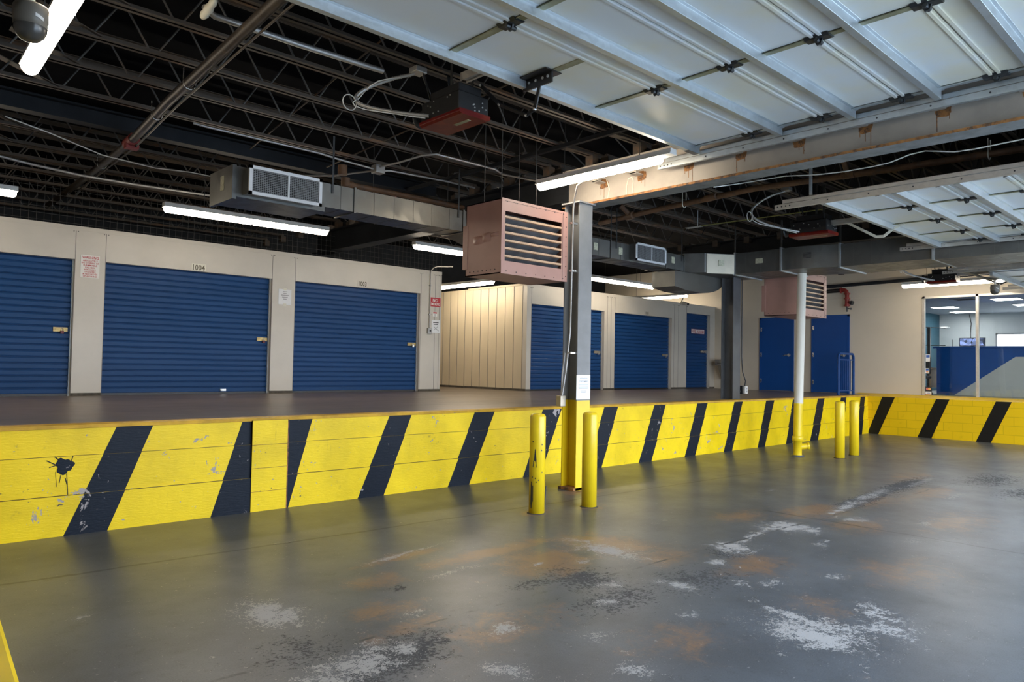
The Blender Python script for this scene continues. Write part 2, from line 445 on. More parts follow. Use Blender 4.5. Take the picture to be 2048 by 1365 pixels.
speck = t.ramp(t.noise(26, 6, .65), .655, .675)
base = t.mix(t.math('MULTIPLY', speck, .75), base, (.34, .33, .32, 1))
pit = t.ramp(t.noise(31, 4, .6, t.mapped((1, 1.3, 1))), .30, .285)
base = t.mix(t.math('MULTIPLY', pit, .8), base, (.025, .025, .027, 1))
scr = t.ramp(t.noise(3, 10, .8, t.mapped((1, 9, 1))), .66, .72)
base = t.mix(t.math('MULTIPLY', scr, .22), base, (.26, .26, .25, 1))
sep = t.n.new('ShaderNodeSeparateXYZ'); t.l.new(t.geo(), sep.inputs[0])
wob = t.math('MULTIPLY', t.math('SUBTRACT', t.noise(3.0, 5, .6), .5), .10)
def line(pos, w, lo=None, hi=None, soft=.4):
    d = t.math('ABSOLUTE', t.math('ADD', pos, wob))
    k = t.ramp(d, w, w*soft)
    return k
yl = t.math('ADD', sep.outputs['Y'], t.math('ADD', t.math('MULTIPLY', sep.outputs['X'], .050), -6.03))
j1 = t.math('MULTIPLY', line(yl, .026), t.math('LESS_THAN', sep.outputs['X'], 11.5))
j2 = t.math('MULTIPLY', line(t.math('ADD', sep.outputs['X'], -7.60), .017), t.math('LESS_THAN', sep.outputs['Y'], 4.0))
j3 = t.math('MULTIPLY', line(t.math('ADD', sep.outputs['X'], -13.86), .022), t.math('LESS_THAN', sep.outputs['Y'], 5.6))
j4 = t.math('MULTIPLY', line(t.math('ADD', t.math('ADD', sep.outputs['Y'], t.math('MULTIPLY', sep.outputs['X'], .03)), -3.62), .018), t.ramp(n4, .45, .6))
joint = t.math('MAXIMUM', t.math('MAXIMUM', j1, j2), t.math('MAXIMUM', j3, j4))
base = t.mix(t.math('MULTIPLY', joint, .9), base, (.030, .032, .038, 1))
t.col(base)
rg = t.math('ADD', t.math('MULTIPLY', n1, .20), .23)
rg = t.math('ADD', rg, t.math('MULTIPLY', t.math('MAXIMUM', wear, dark), .35))
t.set(rg, 0, .36)
t.bump(t.math('SUBTRACT', t.math('MULTIPLY', n3, .6), t.math('MULTIPLY', wear, .6)), .12, .004)
M['floor'] = t.mat

# ------------------------------------------------------------------ the setting
DOCK_Y, DOCK_Z = 7.32, 0.964
END_X, WALL_X = 19.21, 19.8
A_Y, B_Y = 12.72, 12.05
BACK_Y = 16.4
CEIL = 4.72

xs = np.concatenate([np.arange(-4, 0.3, .5), np.arange(0.3, 13.0, .05), np.arange(13.0, 19.3, .1)])
ys = np.concatenate([np.arange(-2, 0.8, .4), np.arange(0.8, 7.36, .05)])
xs[-1] = 19.25; ys[-1] = 7.34
X, Y = np.meshgrid(xs, ys)
nx, ny = len(xs), len(ys)
def blob(cx, cy, rx, ry, ang=0, k=1.0, p=2):
    a = math.radians(ang); dx, dy = X-cx, Y-cy
    u = (dx*math.cos(a)+dy*math.sin(a))/rx; v = (-dx*math.sin(a)+dy*math.cos(a))/ry
    return k*np.exp(-((u*u+v*v)**(p/2))*.9)
wear = np.zeros_like(X); stain = np.zeros_like(X); dark = np.zeros_like(X)
for b in [(2.03, 4.28, .17, .33, 10, 1.0), (4.87, 4.0, .20, .42, 0, .85), (7.0, 3.40, .28, .30, 20, .95), (5.80, 3.34, .22, .22, 45, .9), (6.4, 3.45, .5, .07, 12, .75),
          (5.26, 3.16, .12, .10, 0, .9), (4.50, 3.02, .13, .20, 0, .75), (4.51, 2.18, .06, .30, -10, 1.0), (4.33, 1.95, .30, .34, 0, .9), (4.75, 1.7, .3, .2, 30, .7),
          (2.05, 3.31, .40, .20, 15, .85), (2.36, 3.32, .10, .10, 0, .9), (2.98, 3.18, .10, .09, 0, .9), (3.6, 4.98, .42, .04, 8, .85), (3.25, 4.9, .2, .05, 0, .8),
          (3.3, 2.75, .10, .10, 0, .8), (3.8, 3.1, .15, .08, 0, .65), (4.15, 3.35, .2, .1, 0, .6), (5.1, 2.6, .14, .10, 0, .7), (4.9, 2.75, .10, .08, 0, .7), (5.6, 2.35, .1, .1, 0, .6),
          (8.6, 3.5, .9, .10, 5, .75), (9.6, 3.62, 1.0, .10, 3, .72), (11.3, 3.6, .8, .08, 2, .68), (7.9, 3.2, .2, .2, 0, .6), (1.15, 4.95, .09, .05, 0, .8), (2.55, 2.75, .12, .12, 0, .7), (2.2, 2.6, .1, .1, 0, .6),
          (4.1, 4.05, .1, .06, 0, .75), (4.45, 3.85, .12, .07, 0, .7), (3.5, 4.3, .35, .05, 5, .65), (2.7, 3.75, .1, .06, 0, .6), (6.6, 2.9, .25, .06, 20, .6), (7.4, 2.4, .2, .08, 0, .55), (8.3, 2.6, .3, .08, 10, .55), (10.4, 2.9, .5, .08, 5, .6), (5.0, 1.9, .2, .12, 0, .6), (3.1, 2.3, .15, .1, 0, .6), (4.0, 2.6, .12, .08, 0, .6), (2.9, 5.9, .2, .03, 0, .6), (6.3, 4.4, .25, .05, 15, .55), (9.0, 4.6, .3, .06, 0, .5)]:
    wear = np.maximum(wear, blob(*b))
for b in [(4.1, 4.55, .75, .14, 2, .9), (4.2, 4.05, .45, .42, 0, .8), (5.0, 4.1, .40, .50, 0, .8), (5.1, 3.55, .4, .25, 0, .6), (3.45, 4.9, .45, .10, 6, .8), (2.9, 4.45, .25, .18, 0, .7),
          (2.6, 3.9, .3, .2, 0, .55), (2.5, 3.55, .35, .12, 10, .6), (8.0, 3.6, .7, .35, 0, .7), (9.3, 3.4, .8, .25, 0, .6), (10.5, 3.2, .8, .3, 0, .6), (7.1, 4.0, .5, .25, 0, .6),
          (6.9, 6.0, .28, .22, 0, .8), (3.0, 3.2, .5, .3, 10, .55), (5.4, 2.9, .5, .3, 0, .6), (7.6, 3.0, .5, .3, 0, .6), (8.6, 2.4, .8, .35, 0, .55), (11.8, 3.9, .9, .25, 0, .55), (3.6, 2.4, .4, .3, 0, .5), (5.5, 5.45, .22, .18, 0, .8), (6.2, 5.33, .22, .18, 0, .75), (13.2, 5.5, .25, .2, 0, .6), (4.8, 2.1, .3, .25, 0, .5), (6.2, 2.1, .6, .4, 0, .5)]:
    stain = np.maximum(stain, blob(*b))
for b in [(9.2, 3.55, 1.1, .16, 4, .95), (10.8, 3.65, 1.2, .18, 3, .9), (4.1, 3.55, .30, .35, 0, .7), (3.9, 3.1, .5, .25, 0, .6), (5.7, 3.3, .35, .2, 20, .7), (2.2, 3.25, .5, .25, 15, .85),
          (3.75, 3.7, .25, .12, 0, .6), (2.93, 4.22, .06, .05, 0, 1.0), (4.7, 3.0, .5, .3, 0, .6), (12.5, 3.0, 1.0, .4, 0, .6), (1.9, 3.6, .3, .4, 0, .5), (11.5, 2.4, .8, .3, 0, .6)]:
    dark = np.maximum(dark, blob(*b))
fl = MB()
fl.v = list(zip(X.ravel().tolist(), Y.ravel().tolist(), np.zeros(nx*ny).tolist()))
idx = np.arange(nx*ny).reshape(ny, nx)
fl.f = np.stack([idx[:-1, :-1], idx[:-1, 1:], idx[1:, 1:], idx[1:, :-1]], -1).reshape(-1, 4).tolist()
fl.mi = [0]*len(fl.f); fl.sm = [False]*len(fl.f)
floor = struct(fl.build('floor', M['floor'], base=(0, 0, 0), recalc=False))
for nm, arr in (('wear', wear), ('stain', stain), ('dark', dark)):
    a = floor.data.attributes.new(nm, 'FLOAT', 'POINT'); a.data.foreach_set('value', arr.ravel().astype(np.float32))

ob = MB(); ob.box(-14, 34, -26.4, -26, 0, 4.6); struct(ob.build('wall_sky_blocker', M['ground']))  # unseen wall added to block the low sky from the storage fronts
gr = MB(); gr.box(-14, 34, -26, -2.02, -.06, -.004); struct(gr.build('ground', M['ground']))
# concrete loading dock: deck and striped face
dk = MB(); dk.box(-4, WALL_X, DOCK_Y+.03, BACK_Y+.1, 0, DOCK_Z); struct(dk.build('floor_dock', M['dock_floor'], base=(0, 0, 0)))
ST = [(1.942, 2.255, 1.543, 1.888), (3.109, 3.513, 2.805, 3.205), (3.402, 3.891, 3.285, 3.62), (4.888, 5.208, 4.465, 4.815), (6.211, 6.565, 5.767, 6.118),
      (7.489, 7.885, 7.089, 7.429), (8.858, 9.2, 8.442, 8.778), (10.167, 10.497, 9.718, 10.068), (11.469, 11.809, 11.041, 11.372), (12.751, 13.066, 12.331, 12.636),
      (13.995, 14.343, 13.609, 13.903), (15.166, 15.541, 14.804, 15.107), (16.381, 16.731, 15.938, 16.338), (17.618, 17.933, 17.262, 17.681), (18.786, 19.067, 18.5, 18.806)]
ST = [(.62, .96, .22, .56)] + ST
courses = [(0.0, .35, .024), (.35, .69, .010), (.69, .93, 0.0)]
fw = MB()
PIL = (3.205, 3.60)
def stripe_x(s, z):
    f = z/.93
    return s[2]+(s[0]-s[2])*f, s[3]+(s[1]-s[3])*f
for z0, z1, out in courses:
    y = DOCK_Y-out; zz1 = z1-.004
    def piece(a0, b0, a1, b1, mi):
        fw.quad((a0, y, z0), (b0, y, z0), (b1, y, zz1), (a1, y, zz1), mi)
    def run(xa, xb, stripes):
        pa = (xa, xa)
        for s in stripes:
            l0, r0 = stripe_x(s, z0); l1, r1 = stripe_x(s, zz1)
            cl = lambda q: min(max(q, xa), xb)
            l0, r0, l1, r1 = cl(l0), cl(r0), cl(l1), cl(r1)
            if r0 - l0 < 1e-4 and r1 - l1 < 1e-4: continue
            piece(pa[0], l0, pa[1], l1, 0); piece(l0, r0, l1, r1, 1); pa = (r0, r1)
        piece(pa[0], xb, pa[1], xb, 0)
    run(-4, PIL[0], ST[:3]); run(PIL[1], END_X, ST[3:])
    fw.quad((-4, y, zz1), (END_X, y, zz1), (END_X, y+.03, zz1), (-4, y+.03, zz1), 0)
    fw.quad((-4, y+.012, zz1), (END_X, y+.012, zz1), (END_X, y+.012, z1+.001), (-4, y+.012, z1+.001), 1)
dw = struct(fw.build('wall_dock', [M['dock_yellow'], M['dock_black']], base=(0, DOCK_Y, 0), recalc=False))
pl = MB()
for z0, z1 in ((0, .2), (.205, .44), (.445, .68), (.685, .935)): pl.box(PIL[0], PIL[1]-.012, DOCK_Y-.035, DOCK_Y+.02, z0, z1)
pl.box(PIL[0], PIL[1]+.004, DOCK_Y-.028, DOCK_Y+.03, 0, .935, 1)
pl.build('pilaster', [M['dock_yellow'], M['rust']], dw)
ns = MB(); ns.prism([(DOCK_Y-.012, .928), (DOCK_Y+.0, .958), (DOCK_Y+.035, .968), (DOCK_Y+.10, .968), (DOCK_Y+.10, .94), (DOCK_Y, .925)], 'x', -4, END_X)
t_ = paint('nosing_yellow', (.52, .30, .02, 1), .45, .25, 4, chips=(.2, .16, .14, 1), cs=10, ca=.64, cb=.69)
ns.build('edge_nosing', t_, dw)
# dark paint splash with runs on the yellow face
sp = MB()
ys_ = DOCK_Y-.0125
pts = []
for k in range(26):
    a = 2*math.pi*k/26; r = .068*(1+.16*math.sin(3*a+1)+.10*math.sin(7*a))
    pts.append((1.535+r*1.0*math.cos(a), .605+r*math.sin(a)))
sp.add([(p[0], ys_, p[1]) for p in pts], [tuple(range(26))])
for x0, z0, x1, z1, w in [(1.55, .60, 1.57, .345, .005), (1.52, .58, 1.50, .46, .005), (1.47, .56, 1.48, .43, .004), (1.50, .60, 1.40, .66, .008), (1.49, .62, 1.42, .60, .007), (1.58, .62, 1.60, .69, .006), (1.50, .65, 1.46, .69, .008), (1.545, .5, 1.56, .44, .006)]:
    sp.bar((x0, ys_, z0), (x1, ys_, z1), .001, w, up=(1, 0, .01))
sp.build('paint_splash', M['dock_black'], dw, recalc=False)

# yellow curb at the left edge of the bay
cb = MB(); ring = []
for dx, z in ((.012, 0), (0, .135), (-.018, .15)): ring.append([(.550+dx, 2.3, z), (.785+dx, 5.6, z)])
for a, b in zip(ring[:-1], ring[1:]): cb.quad(a[0], a[1], b[1], b[0])
cb.quad(ring[2][0], ring[2][1], (0, 5.6, .15), (0, 2.3, .15))
for e in (0, 1): cb.add([ring[0][e], ring[1][e], ring[2][e], (0, ring[0][e][1], .15), (0, ring[0][e][1], 0)], [(0, 1, 2, 3, 4)])
cb.quad((0, 2.3, 0), (0, 5.6, 0), (0, 5.6, .15), (0, 2.3, .15))
tag(cb.build('concrete_curb', M['yellow']), 'low yellow painted concrete curb at the lower left corner of the bay floor', 'curb')

# end wall: yellow block base, sloped sill, beige wall with window and two doors
ew = MB()
ES = [(6.966, 6.669, 7.348, 7.058), (5.755, 5.47, 6.163, 5.853), (4.54, 4.236, 4.936, 4.638), (3.30, 3.0, 3.70, 3.40)]
pb, ptp = DOCK_Y, DOCK_Y
for s in ES:
    s = (min(s[0], DOCK_Y), s[1], min(s[2], DOCK_Y), s[3])
    ew.quad((END_X, pb, 0), (END_X, s[2], 0), (END_X, s[0], .936), (END_X, ptp, .936), 0)
    ew.quad((END_X, s[2], 0), (END_X, s[3], 0), (END_X, s[1], .936), (END_X, s[0], .936), 1)
    pb, ptp = s[3], s[1]
ew.quad((END_X, pb, 0), (END_X, -2, 0), (END_X, -2, .936), (END_X, ptp, .936), 0)
ew.quad((END_X, DOCK_Y+.45, .936), (END_X, -2, .936), (WALL_X, -2, 1.0), (WALL_X, DOCK_Y+.45, 1.0), 0)
ew.add([(END_X, DOCK_Y+.45, .936), (WALL_X, DOCK_Y+.45, .936), (WALL_X, DOCK_Y+.45, 1.0)], [(0, 1, 2)], 0)
struct(ew.build('wall_end_base', [M['block_yellow'], M['block_black']], base=(END_X, 0, 0), recalc=False))
WY0, WY1, WZ0, WZ1 = 2.2, 6.24, .965, 3.44
wl = MB()
for a in [(-2.2, WY0, 0, CEIL), (WY1, BACK_Y+.1, 0, CEIL), (WY0, WY1, 0, WZ0), (WY0, WY1, WZ1, CEIL)]:
    wl.box(WALL_X, WALL_X+.14, a[0], a[1], a[2], a[3])
wall_end = struct(wl.build('wall_end', M['wall_beige'], base=(WALL_X, 0, 0)))
tl = MB(); tl.box(WALL_X-.012, WALL_X-.0005, 6.3, 9.4, 3.485, 3.50); struct(tl.build('trim_1', M['wall_beige']))
bw = MB(); bw.box(-4, WALL_X+.2, BACK_Y, BACK_Y+.15, DOCK_Z, CEIL, 0); bw.box(9.5, 12.0, BACK_Y-.012, BACK_Y, DOCK_Z, 3.15, 1); struct(bw.build('wall_back', [M['girder'], M['wall_cream']]))  # dark girder colour stands in for shade above the units; corridor strip cream
lw = MB(); lw.box(-4.1, -4, -2.2, BACK_Y+.1, 0, CEIL); struct(lw.build('wall_left', M['wall_grey']))
fwl = MB(); x = -4.1
for a, b, h in OPENINGS:
    fwl.box(x, a, FRONT_Y-.2, FRONT_Y, 0, CEIL); fwl.box(a, b, FRONT_Y-.2, FRONT_Y, h, CEIL); x = b
fwl.box(x, WALL_X+.14, FRONT_Y-.2, FRONT_Y, 0, CEIL); struct(fwl.build('wall_front', M['wall_grey']))
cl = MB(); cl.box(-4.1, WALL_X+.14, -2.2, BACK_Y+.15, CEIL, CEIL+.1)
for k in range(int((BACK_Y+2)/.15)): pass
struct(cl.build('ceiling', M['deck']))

# window
wf = MB()
for y in (WY1-.03, 5.048, 3.86, WY0+.03): wf.box(WALL_X-.02, WALL_X+.06, y-.03, y+.03, WZ0, WZ1)
wf.box(WALL_X-.02, WALL_X+.06, WY0, WY1, WZ0, WZ0+.03); wf.box(WALL_X-.02, WALL_X+.06, WY0, WY1, WZ1-.05, WZ1)
win = struct(wf.build('window_1', M['alu']))
for a, b in ((5.078, WY1-.06), (3.89, 5.018), (WY0+.06, 3.83)):
    p = MB(); p.box(WALL_X+.018, WALL_X+.024, a, b, WZ0+.03, WZ1-.05); p.build('pane', M['glass'], win)

# two blue steel doors in the end wall
def steel_door(nm, y0, y1, z1, label):
    fr = MB()
    fr.box(WALL_X-.05, WALL_X-.001, y0, y0+.05, DOCK_Z, z1); fr.box(WALL_X-.05, WALL_X-.001, y1-.05, y1, DOCK_Z, z1); fr.box(WALL_X-.05, WALL_X-.001, y0, y1, z1-.05, z1)
    d = struct(fr.build(nm, M['blue_door'], base=(WALL_X, (y0+y1)/2, DOCK_Z)), label)
    q = MB(); q.box(WALL_X-.038, WALL_X-.004, y0+.05, y1-.05, DOCK_Z+.012, z1-.05); q.build('door_leaf', M['blue_door'], d)
    for z in (DOCK_Z+.28, DOCK_Z+1.03, z1-.34):
        h = MB(); h.box(WALL_X-.058, WALL_X-.036, y1-.075, y1-.04, z-.06, z+.06); h.build('hinge', M['steel'], d)
    h = MB(); h.cyl((WALL_X-.037, y0+.13, DOCK_Z+1.02), (WALL_X-.055, y0+.13, DOCK_Z+1.02), .045, n=16)
    h.cyl((WALL_X-.055, y0+.13, DOCK_Z+1.02), (WALL_X-.10, y0+.13, DOCK_Z+1.02), .014, n=8)
    h.tube([(WALL_X-.10, y0+.13, DOCK_Z+1.02), (WALL_X-.105, y0+.2, DOCK_Z+1.015), (WALL_X-.10, y0+.27, DOCK_Z+1.0)], .014)
    h.build('door_handle', M['steel'], d)
    return d
steel_door('door_1', 9.535, 10.555, 3.06, 'blue steel office door behind the white pole, lever handle on its right')
steel_door('door_2', 8.0, 9.02, 3.07, 'blue steel office door behind the blue guard rail')

# ------------------------------------------------------------------ storage blocks
TOPA, HEADA = 3.57, 3.06
DOORS_A = [(-.40, 2.71), (3.13, 5.88), (6.33, 9.20)]
def block_front(nm, y, x0, x1, top, doors, seams, mat):
    b = MB(); x = x0
    for a, c, h in doors:
        b.box(x, a, y, y+.14, DOCK_Z, top); b.box(a, c, y, y+.14, h, top); x = c
    b.box(x, x1, y, y+.14, DOCK_Z, top)
    b.box(x0, x1, y-.006, y+.02, top-.06, top+.004)
    o = struct(b.build(nm, mat))
    s = MB()
    for sx in seams: s.box(sx-.004, sx+.004, y-.002, y+.01, DOCK_Z+.02, top-.07)
    s.build('panel_joint', M['seam'], o)
    sc = MB()
    for sx in seams:
        for dx in (-.03, .03): sc.cyl((sx+dx, y+.001, top-.08), (sx+dx, y-.010, top-.08), .008, n=8)
    sc.build('screw_head', M['seam'], o)
    k = MB(); x = x0
    for a, c, h in list(doors)+[(x1, x1, 0)]:
        if a-x > .02: k.box(x, a, y-.004, y+.01, DOCK_Z, DOCK_Z+.045)
        x = c
    k.build('dirty_kick_strip', M['dirt'], o)
    return o
wallA = block_front('wall_storage', A_Y, -4, 9.77, TOPA, [(a, b, HEADA) for a, b in DOORS_A], [2.71, 3.13, 5.88, 6.33, 9.22, 9.60, 9.72], M['wall_panel'])
sd = MB(); sd.box(9.66, 9.77, A_Y+.14, BACK_Y, DOCK_Z, TOPA); struct(sd.build('wall_storage_side', M['wall_panel']))
TOPB = 3.45
DOORS_B = [(11.885, 14.53, 2.995), (14.955, 17.52, 2.985), (18.27, 19.52, 3.18)]
block_front('wall_storage_rear', B_Y, 11.745, WALL_X, TOPB, DOORS_B, [11.89, 14.66, 14.80, 14.955, 17.64, 17.85, 18.27], M['wall_panel'])
ch = MB(); ch.box(11.745, 11.86, B_Y+.14, BACK_Y, DOCK_Z, TOPB)
sw = struct(ch.build('wall_corridor', M['wall_cream']))
rb = MB()
for k in range(14):
    yy = B_Y+.14+.30*k
    rb.box(11.738, 11.75, yy-.004, yy+.004, DOCK_Z+.05, TOPB-.02)
rb.build('panel_joint', M['seam'], sw)
kk = MB(); kk.box(11.735, 11.75, B_Y, BACK_Y, DOCK_Z, DOCK_Z+.05); kk.build('dirty_kick_strip', M['dirt'], sw)
cap = MB(); cap.box(11.71, 11.80, B_Y, B_Y+2.1, TOPB-.03, TOPB+.015); cap.build('top_angle', M['wall_cream'], sw)

def roll_door(x0, x1, y, z1, label, latch_x=None, padlock=None, hasp='brass', n=None):
    t = thing('roll_up_door', label, 'door', ((x0+x1)/2, y+.10, DOCK_Z), 'blue roll up doors of the storage units')
    p = .094; z = DOCK_Z+.03; prof = []
    while z < z1+.02:
        prof += [(y+.105, z), (y+.100, z+.012), (y+.100, z+p-.026), (y+.106, z+p-.016), (y+.122, z+p-.012), (y+.122, z+p-.002)]
        z += p
    c = MB(); c.strip(prof, 'x', x0+.012, x1-.012); c.build('curtain', M['blue_curtain'], t)
    b = MB(); b.box(x0+.01, x1-.01, y+.085, y+.125, DOCK_Z, DOCK_Z+.035); b.build('bottom_bar', M['black_steel'], t)
    g = MB()
    for a, q in ((x0, x0+.018), (x1-.018, x1)): g.box(a, q, y+.075, y+.135, DOCK_Z, z1)
    g.build('guide_track', M['galv'], t)
    if latch_x:
        la, lb, lz = latch_x
        h = MB(); h.box(la, lb, y+.078, y+.100, lz-.032, lz+.032)
        h.box(la+.03, lb-.03, y+.070, y+.08, lz-.006, lz+.010)
        for q in (la+.02, lb-.06): h.cyl((q, y+.078, lz+.018), (q, y+.073, lz+.018), .007, n=8)
        lt = h.build('latch', M[hasp], t)
        if padlock:
            q = MB(); cx = (la+lb)/2+.02
            q.box(cx-.022, cx+.022, y+.045, y+.07, lz-.065, lz-.02)
            q.tube([(cx-.013, y+.058, lz-.02), (cx-.013, y+.058, lz+.008), (cx, y+.058, lz+.018), (cx+.013, y+.058, lz+.008), (cx+.013, y+.058, lz-.02)], .004, 6, m=1)
            q.build('padlock', [M[padlock], M['steel']], lt)
    return t
roll_door(*DOORS_A[0], A_Y, HEADA, 'wide blue roll up door cut by the left edge, left of the warning sign', (2.47, 2.66, 1.975), 'red_cover')
d2 = roll_door(*DOORS_A[1], A_Y, HEADA, 'wide blue roll up door of storage unit 1004', (5.66, 5.85, 1.945), 'red_cover')
roll_door(*DOORS_A[2], A_Y, HEADA, 'wide blue roll up door of storage unit 1003', (8.96, 9.17, 1.965), 'steel')
roll_door(DOORS_B[0][0], DOORS_B[0][1], B_Y, DOORS_B[0][2], 'blue roll up door standing partly behind the near grey steel column', (14.24, 14.48, 1.93), 'steel', 'fount')
roll_door(DOORS_B[1][0], DOORS_B[1][1], B_Y, DOORS_B[1][2], 'blue roll up door of storage unit 1001 below the small bullet camera', (17.2, 17.46, 1.92), 'steel', 'fount')
roll_door(DOORS_B[2][0], DOORS_B[2][1], B_Y, DOORS_B[2][2], 'narrow blue roll up door with the fire alarm sign', (19.15, 19.47, 2.07), None, 'steel')
kh = MB(); kh.box(5.02, 5.12, A_Y+.07, A_Y+.10, DOCK_Z+.05, DOCK_Z+.085); kh.cyl((5.045, A_Y+.07, DOCK_Z+.068), (5.045, A_Y+.05, DOCK_Z+.068), .016, n=10); kh.build('foot_latch', M['steel'], d2)

DY = (0, 0, 1); DX = (1, 0, 0)
def number(txt, cx, y, cz, w, h, label):
    p = MB(); p.box(cx-w/2-.02, cx+w/2+.02, y-.0025, y-.0005, cz-h/2-.015, cz+h/2+.015, 0)
    p.text(txt, (cx, y-.0035, cz), DX, DY, h, w, 1)
    tag(p.build('unit_number', [M['plate'] if txt == '1004' else M['wall_panel'], M['gold_num']], recalc=False), label, 'number sign', 'unit numbers above the doors')
number('1004', 4.56, A_Y-.006, 3.125, .20, .095, 'stencilled unit number 1004 above the middle blue door')
number('1003', 7.775, A_Y-.006, 3.136, .18, .092, 'stencilled unit number 1003 above its blue door')
number('1001', 16.33, B_Y-.006, 3.055, .15, .075, 'small stencilled unit number 1001 above the rear blue door')

def sign(name, x0, x1, z0, z1, y, lines, label, back='white_sign', ink='red_ink', border=None, cat='sign', extra=None):
    """flat sheet on a wall facing -Y; lines = (text, z centre 0..1, height 0..1, width 0..1, ink index)"""
    t = thing(name, label, cat, ((x0+x1)/2, y, z0))
    s = MB(); s.box(x0, x1, y-.004, y, z0, z1); s.build('sheet', M[back], t)
    if border:
        b = MB()
        e = .008
        for a in ((x0, x1, z0, z0+e), (x0, x1, z1-e, z1), (x0, x0+e, z0, z1), (x1-e, x1, z0, z1)): b.box(a[0], a[1], y-.0046, y-.004, a[2], a[3])
        b.build('border', M[border], t)
    W_, H_ = x1-x0, z1-z0
    for tx, zc, h, w in lines:
        q = MB()
        if tx: q.text(tx, ((x0+x1)/2, y-.0052, z0+zc*H_), DX, DY, h*H_, w*W_)
        else: q.box((x0+x1)/2-w*W_/2, (x0+x1)/2+w*W_/2, y-.0048, y-.004, z0+(zc-h/2)*H_, z0+(zc+h/2)*H_)   # print too small to read
        q.build('lettering' if tx else 'printed_line', M[ink], t, recalc=not tx)
    if extra: extra(t, x0, x1, z0, z1, y)
    return t
sign('warning_sign', 2.785, 3.045, 2.79, 3.14, A_Y-.003, [('WARNING', .90, .115, .88), ('ABSOLUTELY', .755, .075, .80), ('NO STORING OF', .655, .075, .92), ('FLAMMABLE', .555, .075, .72), ('LIQUIDS,', .455, .07, .52),
     ('AEROSOLS,', .36, .07, .64), ('OXIDIZERS,', .265, .07, .64), ('& PEROXIDES', .165, .07, .78), ('OF ANY KIND', .065, .07, .74)], 'white warning sign with red lettering about flammable liquids, on the pillar')
def tape(t, x0, x1, z0, z1, y):
    c = (x0+x1)/2
    for za, zb in ((z1-.02, z1+.025), (z0-.03, z0+.02)):
        b = MB(); b.box(c-.03, c+.03, y-.0048, y-.004, za, zb); b.build('tape', M['plate'], t)
sign('notice_sheet', 6.005, 6.255, 2.60, 2.885, A_Y-.003, [('', .84, .05, .34), ('', .73, .05, .26), ('', .61, .055, .62), ('', .48, .055, .44), ('', .36, .055, .28)],
     'crumpled paper notice taped to the pillar between units 1004 and 1003', 'paper', 'grey_ink', cat='notice', extra=tape)
def white_bar(t, x0, x1, z0, z1, y):
    q = MB(); q.text('NO', ((x0+x1)/2, y-.0052, z0+.70*(z1-z0)), DX, DY, .34*(z1-z0), .5*(x1-x0)); q.build('heading', M['white_sign'], t, recalc=False)
sign('no_smoking_sign', 9.462, 9.742, 2.80, 2.995, A_Y-.003, [('SMOKING', .28, .30, .86)], 'red no smoking sign with white letters beside unit 1003', 'red_ink', 'white_sign', extra=white_bar)
def headbar(t, x0, x1, z0, z1, y):
    b = MB(); b.box(x0+.01, x1-.01, y-.0050, y-.004, z1-.035, z1-.005); b.build('heading', M['red_ink'], t)
sign('warning_label', 9.54, 9.66, 2.585, 2.685, A_Y-.003, [('', .48, .10, .36), ('', .30, .10, .46), ('', .14, .10, .30)], 'tiny label with a red heading under the no smoking sign', 'white_sign', 'grey_ink', cat='sign', extra=headbar)
def poster_marks(t, x0, x1, z0, z1, y):
    b = MB(); W_, H_ = x1-x0, z1-z0
    b.bar((x0+.3*W_, y-.005, z0+.45*H_), (x0+.85*W_, y-.005, z0+.15*H_), .001, .016, up=(1, 0, 1)); b.bar((x0+.25*W_, y-.005, z0+.2*H_), (x0+.75*W_, y-.005, z0+.5*H_), .001, .012, up=(-1, 0, 1))
    b.build('printed_picture', M['grey_ink'], t)
sign('notice_sheet', 9.515, 9.738, 2.23, 2.51, A_Y-.003, [('', .80, .07, .66), ('', .66, .06, .52)], 'paper poster with a crossed picture beside the switch box', 'paper', 'black_ink', cat='notice', extra=poster_marks)
sign('fire_alarm_sign', 18.66, 19.36, 2.60, 2.735, B_Y+.095, [('FIRE ALARM', .5, .58, .88)], 'white sign reading FIRE ALARM in red on the narrow door', 'white_sign', 'red_ink', 'red_ink')

# switch box and conduit at unit 1003
t = thing('switch_box', 'grey metal switch box on conduit beside the no smoking sign', 'switch', (9.45, A_Y, 2.2))
b = MB(); b.box(9.39, 9.50, A_Y-.055, A_Y-.001, 2.205, 2.325); bevel(b.build('box', M['conduit'], t), .008)
b = MB(); b.cyl((9.445, A_Y-.055, 2.265), (9.445, A_Y-.068, 2.265), .018, n=12); b.build('knob', M['black_ink'], t)
b = MB(); b.tube([(9.445, A_Y-.025, 2.325), (9.445, A_Y-.025, 3.50), (9.46, A_Y-.025, 3.58), (9.52, A_Y-.02, 3.64), (9.70, A_Y+.1, 3.70), (10.3, A_Y+.3, 3.78)], .013); b.build('conduit', M['conduit'], t)
for z in (2.62, 3.25):
    b = MB(); b.box(9.42, 9.47, A_Y-.042, A_Y-.001, z-.012, z+.012); b.build('strap', M['steel'], t)

# wire mesh above the storage units
ms = MB(); x = -2.0
while x < 9.7:
    ms.box(x-.002, x+.002, A_Y+.10, A_Y+.104, TOPA, 4.6); x += .10
for k in range(10): ms.box(-2, 9.7, A_Y+.097, A_Y+.101, TOPA+.05+.1*k, TOPA+.054+.1*k)
tag(ms.build('wire_mesh', M['wire']), 'dark wire mesh screen between the storage unit tops and the roof', 'mesh')

